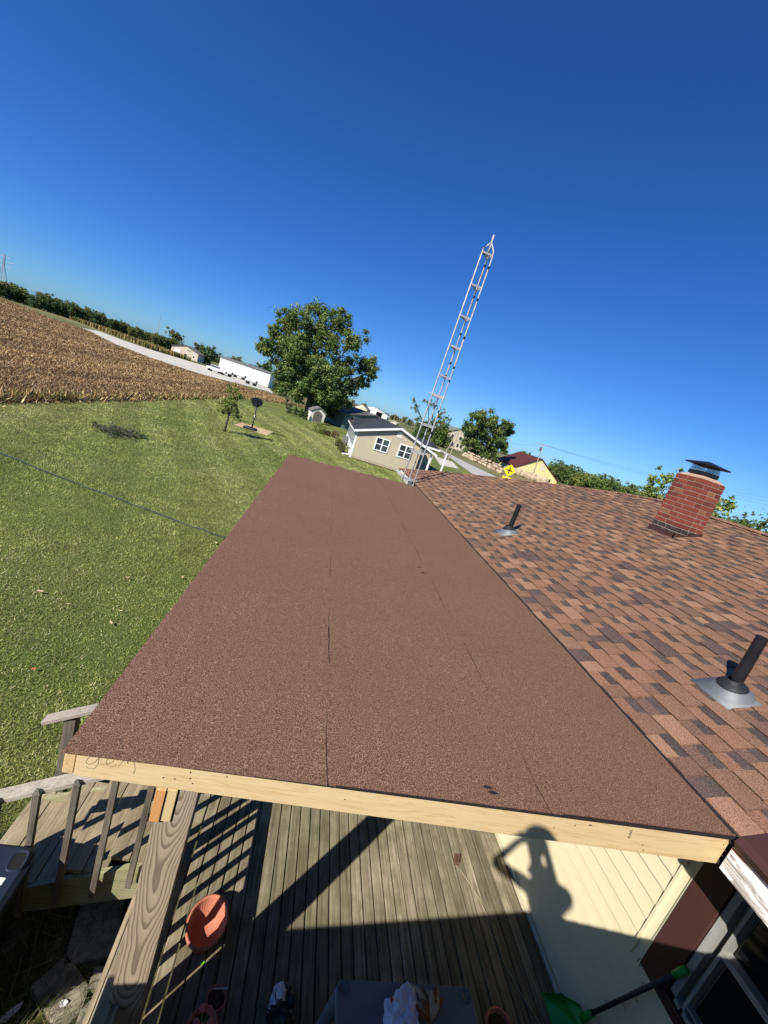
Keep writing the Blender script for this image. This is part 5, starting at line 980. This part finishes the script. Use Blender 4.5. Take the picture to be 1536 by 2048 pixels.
# far farm buildings on the horizon
for (px, py, d, W_, L_, e_, a_, wm, rm, lab) in ((728, 823, 330, 26, 14, 5.5, 9.5, 'metal_white', 'metal_white', 'far white farm barn with a pale roof'), (752, 832, 335, 14, 10, 3, 6.0, 'red_roof', 'metal_white', 'far red walled farm shed with a pale roof'), (764, 838, 320, 9, 10, 3.0, 6, 'metal_white', 'metal_white', 'little white outbuilding at the end of the far farm'), (716, 818, 260, 12, 9, 4.5, 8, 'cream_wall', 'grey_roof', 'far grey roofed farmhouse beside the white barn'), (784, 846, 190, 5.5, 5, 2.6, 3.6, 'pink_metal', 'cream_wall', 'small pinkish pump house among the far poles')):
    A = ond(px-6, py-2, d); A.z = G; R_ = A+Vector((W_*0.60, -W_*0.20, 0)); gable('farm_building', A, R_, L_, 0, e_*0.6, a_*0.6, wm, rm, lab)
# two storey cream house by the road
A = ond(884, 903, 150); A.z = G; B = A+Vector((7.6, 1.0, 0)); t_, P = gable('two_storey_house', A, B, 8, 0, 5.3, 7.2, 'cream_wall', 'grey_roof', 'cream two storey house beside the road under the trees', 'house')
for s_, z_ in ((1.4, 3.6), (4.6, 3.6), (4.4, 1.0), (5.8, 1.0)): MB().prism([P(s_, -0.06, z_), P(s_+0.8, -0.06, z_), P(s_+0.8, -0.06, z_+1.1), P(s_, -0.06, z_+1.1)], P(0, 0.04, 0)-P(0, 0, 0)).build('window', 'glass_far', t_)
MB().prism([P(-2.2, -1.2, 2.3), P(2.2, -1.2, 2.3), P(2.2, 0.0, 3.0), P(-2.2, 0.0, 3.0)], (0, 0, 0.12)).build('porch_roof', 'grey_roof', t_)
# yellow barn
ba = math.radians(0); gdir = Vector((math.cos(ba), math.sin(ba), 0)); nd = Vector((-gdir.y, gdir.x, 0)); apx = ond(1083, 919, 130)
def onpl(px, py): r = ray(px, py); return r*(apx.dot(nd)/r.dot(nd))
le, re_ = onpl(1032, 933.5), onpl(1114, 963); t_ = thing('yellow_barn', ((le.x+re_.x)/2, (le.y+re_.y)/2+5, G), 'pale yellow barn with a steep dark red metal roof', 'barn')
le2 = Vector((le.x, le.y, max(le.z, -3.3))); L_ = 15
MB().prism([Vector((le.x, le.y, G)), Vector((re_.x, re_.y, G)), Vector((re_.x, re_.y, re_.z)), apx, le2], nd*L_).build('wall', 'yellow_wall', t_)
for e_ in (le2, re_):
    d = (e_-apx)*1.04; MB().prism([apx-nd*0.3+Vector((0, 0, 0.02)), apx+d-nd*0.3+Vector((0, 0, 0.02)), apx+d-nd*0.3+Vector((0, 0, 0.3)), apx-nd*0.3+Vector((0, 0, 0.3))], nd*(L_+0.6)).build('roof', 'red_roof', t_)
c_ = onpl(1079, 940); MB().prism([c_-nd*0.05, c_+gdir*1.4-nd*0.05, c_+gdir*1.4+Vector((0, 0, 2.0))-nd*0.05, c_+Vector((0, 0, 2.0))-nd*0.05], nd*0.02).build('loft_door', 'cream_wall', t_)
c_ = onpl(1096, 964); MB().prism([c_-nd*0.05, c_+gdir*0.5-nd*0.05, c_+gdir*0.5+Vector((0, 0, 0.9))-nd*0.05, c_+Vector((0, 0, 0.9))-nd*0.05], nd*0.02).build('vent', 'sign_black', t_)
# boulder wall along the road
n = 0
for row in range(3):
    for i in range(26):
        u_ = (i+rnd.uniform(0, 0.8))/26; a_, b_ = onz(926, 912), onz(1003, 948); p = a_.lerp(b_, u_); r_ = rnd.uniform(0.3, 0.62)*(1-0.18*row); c_ = Vector((p.x+rnd.uniform(-.5, .5)+row*0.5, p.y+rnd.uniform(-.5, .5)+row*0.6, G+0.25+row*0.55))
        tag(MB().blob(c_, (r_*rnd.uniform(0.9, 1.4), r_, r_*rnd.uniform(0.7, 1.0)), 2, 0.28, 500+n).build('boulder', 'boulder'), 'tan boulder stacked in the stone wall beside the road', 'boulder', 'boulders in the roadside wall'); n += 1
for i in range(9):
    p = onz(1026+i*7, 958+i*2.4); d = 112/math.hypot(p.x, p.y); c_ = Vector((p.x*d, p.y*d, G+0.75)); r_ = rnd.uniform(0.8, 1.25); tag(MB().blob(c_, (r_, r_*0.8, r_), 2, 0.15, 700+i).build('hay_bale', 'boulder'), 'round brown bale lined up before the yellow barn', 'bale', 'bales before the yellow barn')
# crossroads sign
sp = ond(1019, 941, 31); t_ = thing('road_sign', (sp.x, sp.y, G), 'yellow diamond crossroads sign with black cross and a plaque below', 'sign'); vd = Vector((sp.x, sp.y, 0)).normalized(); sd = Vector((vd.y, -vd.x, 0)); up_ = Vector((0, 0, 1))
MB().tube([Vector((sp.x, sp.y, G))+vd*0.05, sp+vd*0.05+up_*0.35], 0.03, 8).build('post', 'tower_steel', t_)
hs_ = 0.44; MB().prism([sp+sd*hs_, sp+up_*hs_, sp-sd*hs_, sp-up_*hs_], vd*0.012).build('panel', 'sign_yellow', t_)
m = MB(); 
for a, b_ in ((sd, up_), (up_, sd)): m.prism([sp-vd*0.004+a*0.22+b_*0.045, sp-vd*0.004-a*0.22+b_*0.045, sp-vd*0.004-a*0.22-b_*0.045, sp-vd*0.004+a*0.22-b_*0.045], vd*0.003)
m.build('cross_mark', 'sign_black', t_)
s2 = sp-up_*0.60; MB().prism([s2+sd*0.30+up_*0.14, s2-sd*0.30+up_*0.14, s2-sd*0.30-up_*0.14, s2+sd*0.30-up_*0.14], vd*0.012).build('plaque', 'sign_yellow', t_)
# utility poles and wires
tops = {}
def upole(key, px, py, tx, ty, d, label, arm=1.2, group=None, trans=False):
    b_ = ond(px, py, d); t0 = ond(tx, ty, d); b_.z = G; t_ = thing('utility_pole', b_, label, 'utility pole', group); r_ = 0.13 if arm else 0.085
    top_ = Vector((t0.x, t0.y, t0.z)); MB().tube([b_, top_], [r_*1.2, r_*0.85], 8).build('pole', 'pole_wood', t_)
    if arm: sdv = Vector((0.93, -0.2, 0)).normalized(); MB().bar(top_-sdv*arm-up_*0.25, top_+sdv*arm-up_*0.25, 0.12, 0.14).build('crossarm', 'pole_wood', t_)
    if trans: MB().tube([top_+Vector((-0.45, -0.2, -2.0)), top_+Vector((-0.45, -0.2, -1.0))], 0.28, 12).build('transformer', 'galvanised', t_)
    tops[key] = top_
upole('a', 1063, 958, 1087, 888, 118, 'utility pole with crossarm and transformer before the yellow barn', 1.9, None, True)
upole('b', 898, 915, 920, 859, 78, 'bare utility pole beside the road near the large roadside tree', 0)
upole('c', 888, 911, 915, 862, 80, 'second thin pole close beside the bare roadside pole', 0)
for k, (px, py, tx, ty, d) in enumerate(((764, 836, 770, 814, 270), (777, 842, 782, 824, 280), (786, 846, 791, 826, 300), (796, 850, 801, 829, 250), (822, 858, 827, 842, 300))): upole('f%d' % k, px, py, tx, ty, d, 'distant utility pole in the row along the far road', 0.8, 'distant poles along the far road')
def wire(a, b_, sag, label, group, r_=0.014):
    P = [Vector(a).lerp(Vector(b_), u_)-Vector((0, 0, sag*4*u_*(1-u_))) for u_ in np.linspace(0, 1, 14)]; tag(MB().tube(P, r_, 5).build('power_line', 'wire'), label, 'wire', group)
for k, o_ in enumerate((-1.7, 0.0, 1.7)):
    s_ = Vector((0.93, -0.2, 0)).normalized()*o_; e_ = ond(1620, 1010+k*8, 150); wire(tops['a']+s_-up_*0.18, e_, 1.2, 'thin power line running from the crossarm pole over the roof', 'power lines from the crossarm pole'); 
wire(tops['a']-up_*0.2, tops['b'], 1.0, 'thin power line between the crossarm pole and the bare pole', None)
# pylon and radio mast on the left horizon
pb = ond(4, 562, 330); pt_ = ond(6, 508, 330); pb.z = G; t_ = thing('pylon', pb, 'grey lattice transmission pylon above the wood line', 'pylon'); m = MB(); H_ = pt_.z-G
for sx_ in (-1, 1):
    for sy_ in (-1, 1): m.tube([pb+Vector((sx_*2.4, sy_*2.4, 0)), pb+Vector((sx_*0.35, sy_*0.35, H_*0.7)), pb+Vector((sx_*0.2, sy_*0.2, H_))], 0.12, 4)
for i in range(9):
    z0, z1 = H_*i/9, H_*(i+1)/9; w0, w1 = 2.4*max(0.12, 1-i/7.5), 2.4*max(0.1, 1-(i+1)/7.5)
    for s_ in (-1, 1): m.tube([pb+Vector((-w0, s_*w0, z0)), pb+Vector((w1, s_*w1, z1))], 0.08, 4).tube([pb+Vector((w0, s_*w0, z0)), pb+Vector((-w1, s_*w1, z1))], 0.08, 4)
m.build('lattice', 'lattice', t_); m = MB()
for z_, l_ in ((0.72, 3.5), (0.84, 4.5), (0.95, 3.0)): m.bar(pb+Vector((-l_, 0, H_*z_)), pb+Vector((l_, 0, H_*z_)), 0.18, 0.25)
m.build('crossarms', 'lattice', t_)
pb = ond(314, 678, 330); pt_ = ond(321, 633, 330); pb.z = G; tag(MB().tube([pb, pt_], [0.22, 0.1], 6).tube([pt_-up_*2, pt_+Vector((0, 0, 0.1))], 0.16, 6).build('radio_mast', 'lattice'), 'thin grey radio mast standing above the wood line', 'mast')
# basketball hoop
hb = onz(500, 859); t_ = thing('basketball_hoop', hb, 'portable basketball hoop with black fan shaped backboard on the concrete pad', 'basketball hoop'); hx_ = Vector((hb.x, hb.y, G)); hh = 2.15
MB().prism([hx_+Vector(p) for p in ((-0.5, -0.35, 0.02), (0.35, -0.45, 0.02), (0.5, 0.3, 0.02), (-0.4, 0.45, 0.02))], (0, 0, 0.16)).build('base', 'black_metal', t_, bevel=0.05)
MB().tube([hx_+Vector((0.1, 0, 0.15)), hx_+Vector((0.12, 0, 1.0)), hx_+Vector((0.02, 0.05, hh-0.15))], 0.045, 10).build('pole', 'black_metal', t_, True); MB().tube([hx_+Vector((0.11, 0, 0.95)), hx_+Vector((0.10, 0.01, 1.15))], 0.048, 10).build('height_label', 'paper', t_)
c_ = hx_+Vector((0.0, 0.1, hh-0.08)); bdv = Vector((0.98, 0.18, 0)); fan = [c_+bdv*(0.44*x)+up_*(0.34*z_) for x, z_ in ((-0.35, -1), (0.35, -1), (0.85, -0.35), (1, 0.35), (0.65, 0.8), (0.0, 1.0), (-0.65, 0.8), (-1, 0.35), (-0.85, -0.35))]
bk = MB().prism(fan, (-0.008, 0.045, 0)).build('backboard', 'black_metal', t_); MB().tube([c_+Vector((0.22*math.cos(a), 0.28+0.22*math.sin(a), -0.25)) for a in np.linspace(0, 6.283, 17)], 0.009, 6).build('rim', 'rust', t_)

# ================================================================== THE PERSON TAKING THE PICTURE (only the shadow shows)
pers = thing('person', (0.13, -0.5, -1.42), 'person in a dark shirt and jeans holding up a phone on the flat roof', 'person')
J = {'pel': (0.13, -0.56, -0.62), 'wst': (0.10, -0.51, -0.47), 'chs': (0.00, -0.36, -0.24), 'nck': (-0.08, -0.25, -0.03), 'hd0': (-0.12, -0.20, 0.07), 'hd1': (-0.15, -0.185, 0.17),
     'shl': (-0.16, -0.42, -0.12), 'ell': (-0.46, -0.20, -0.16), 'wrl': (-0.16, -0.06, -0.03), 'hnl': (-0.085, -0.035, -0.015), 'shr': (0.18, -0.38, -0.14), 'elr': (0.26, -0.16, -0.32), 'wrr': (0.13, -0.06, -0.07), 'hnr': (0.095, -0.035, -0.02),
     'hpl': (0.03, -0.57, -0.68), 'knl': (0.00, -0.46, -1.02), 'anl': (-0.02, -0.54, -1.37), 'tol': (-0.03, -0.40, -1.40), 'hpr': (0.24, -0.55, -0.68), 'knr': (0.27, -0.43, -1.00), 'anr': (0.28, -0.52, -1.33), 'tor': (0.29, -0.38, -1.36)}
E_ = [('pel', 'wst'), ('wst', 'chs'), ('chs', 'nck'), ('nck', 'hd0'), ('hd0', 'hd1'), ('chs', 'shl'), ('shl', 'ell'), ('ell', 'wrl'), ('wrl', 'hnl'), ('chs', 'shr'), ('shr', 'elr'), ('elr', 'wrr'), ('wrr', 'hnr'), ('pel', 'hpl'), ('hpl', 'knl'), ('knl', 'anl'), ('anl', 'tol'), ('pel', 'hpr'), ('hpr', 'knr'), ('knr', 'anr'), ('anr', 'tor')]
RD = {'pel': 0.14, 'wst': 0.115, 'chs': 0.13, 'nck': 0.05, 'hd0': 0.068, 'hd1': 0.078, 'shl': 0.07, 'shr': 0.07, 'ell': 0.042, 'elr': 0.042, 'wrl': 0.028, 'wrr': 0.028, 'hnl': 0.028, 'hnr': 0.028, 'hpl': 0.095, 'hpr': 0.095, 'knl': 0.062, 'knr': 0.062, 'anl': 0.042, 'anr': 0.042, 'tol': 0.03, 'tor': 0.03}
fing = []
for hn, s_ in (('hnl', -1), ('hnr', 1)):
    b0 = Vector(J[hn])
    for k in range(5):
        n1, n2 = f'{hn}f{k}a', f'{hn}f{k}b'; zz = 0.035-0.02*k
        J[n1] = tuple(b0+Vector((-s_*0.010, 0.012, zz))); J[n2] = tuple(b0+Vector((-s_*(0.034 if k else 0.05), 0.020 if k else 0.005, zz*1.1))); RD[n1] = 0.009; RD[n2] = 0.008; E_ += [(hn, n1), (n1, n2)]
names = list(J); me = bpy.data.meshes.new('body'); me.from_pydata([J[k] for k in names], [(names.index(a), names.index(b_)) for a, b_ in E_], [])
for mt in ('skin', 'shirt', 'jeans'): me.materials.append(MT[mt])
bo = link('body', me, pers); sk = bo.modifiers.new('skin', 'SKIN'); sk.use_smooth_shade = True; bo.modifiers.new('sub', 'SUBSURF').levels = 2
for i, k in enumerate(names): me.skin_vertices[0].data[i].radius = (RD[k], RD[k]); me.skin_vertices[0].data[i].use_root = (k == 'pel')
bpy.context.view_layer.update(); dg = bpy.context.evaluated_depsgraph_get(); bm2 = bpy.data.meshes.new_from_object(bo.evaluated_get(dg)); bo.modifiers.clear(); bo.data = bm2
if len(bm2.materials) < 3:
    bm2.materials.clear()
    for mt in ('skin', 'shirt', 'jeans'): bm2.materials.append(MT[mt])
for f_ in bm2.polygons:
    c_ = f_.center; hand = c_.y > -0.115 and c_.z > -0.2
    f_.material_index = 2 if c_.z < -0.56 else (0 if (c_.z > -0.055 or hand) else 1)
hc = Vector((-0.145, -0.20, 0.13)); MB().blob(hc+Vector((0, -0.02, 0.03)), (0.085, 0.10, 0.09), 3, 0.05, 4).build('hair', 'hair', pers, True)
m = MB(); fdir = Vector((0.1, 0.98, -0.1)).normalized(); sdv = Vector((0.99, -0.1, 0))
for s_ in (-1, 1): m.blob(hc+fdir*0.088+sdv*s_*0.033+Vector((0, 0, 0.0)), (0.014, 0.010, 0.009), 1, 0.0, 1)
m.blob(hc+fdir*0.10-Vector((0, 0, 0.03)), (0.014, 0.02, 0.02), 1, 0.0, 2).blob(hc+fdir*0.092-Vector((0, 0, 0.065)), (0.024, 0.010, 0.008), 1, 0, 3)
for s_ in (-1, 1): m.blob(hc+sdv*s_*0.092-Vector((0, 0, 0.01)), (0.012, 0.02, 0.03), 1, 0, 4)
m.build('face', 'skin', pers, True)
ph = -fwd*0.022; Rph = Matrix((rgt, -dwn, -fwd)).transposed(); ph_o = thing('phone', ph, 'black phone held up in both hands by the person', 'phone')
MB().box(ph+Rph@Vector((0, -0.045, 0)), (0.076, 0.155, 0.009), Rph).build('case', 'black_metal', ph_o, bevel=0.004); MB().box(ph+Rph@Vector((0, -0.045, 0.0048)), (0.070, 0.148, 0.0006), Rph).build('screen', 'glass_dark', ph_o)
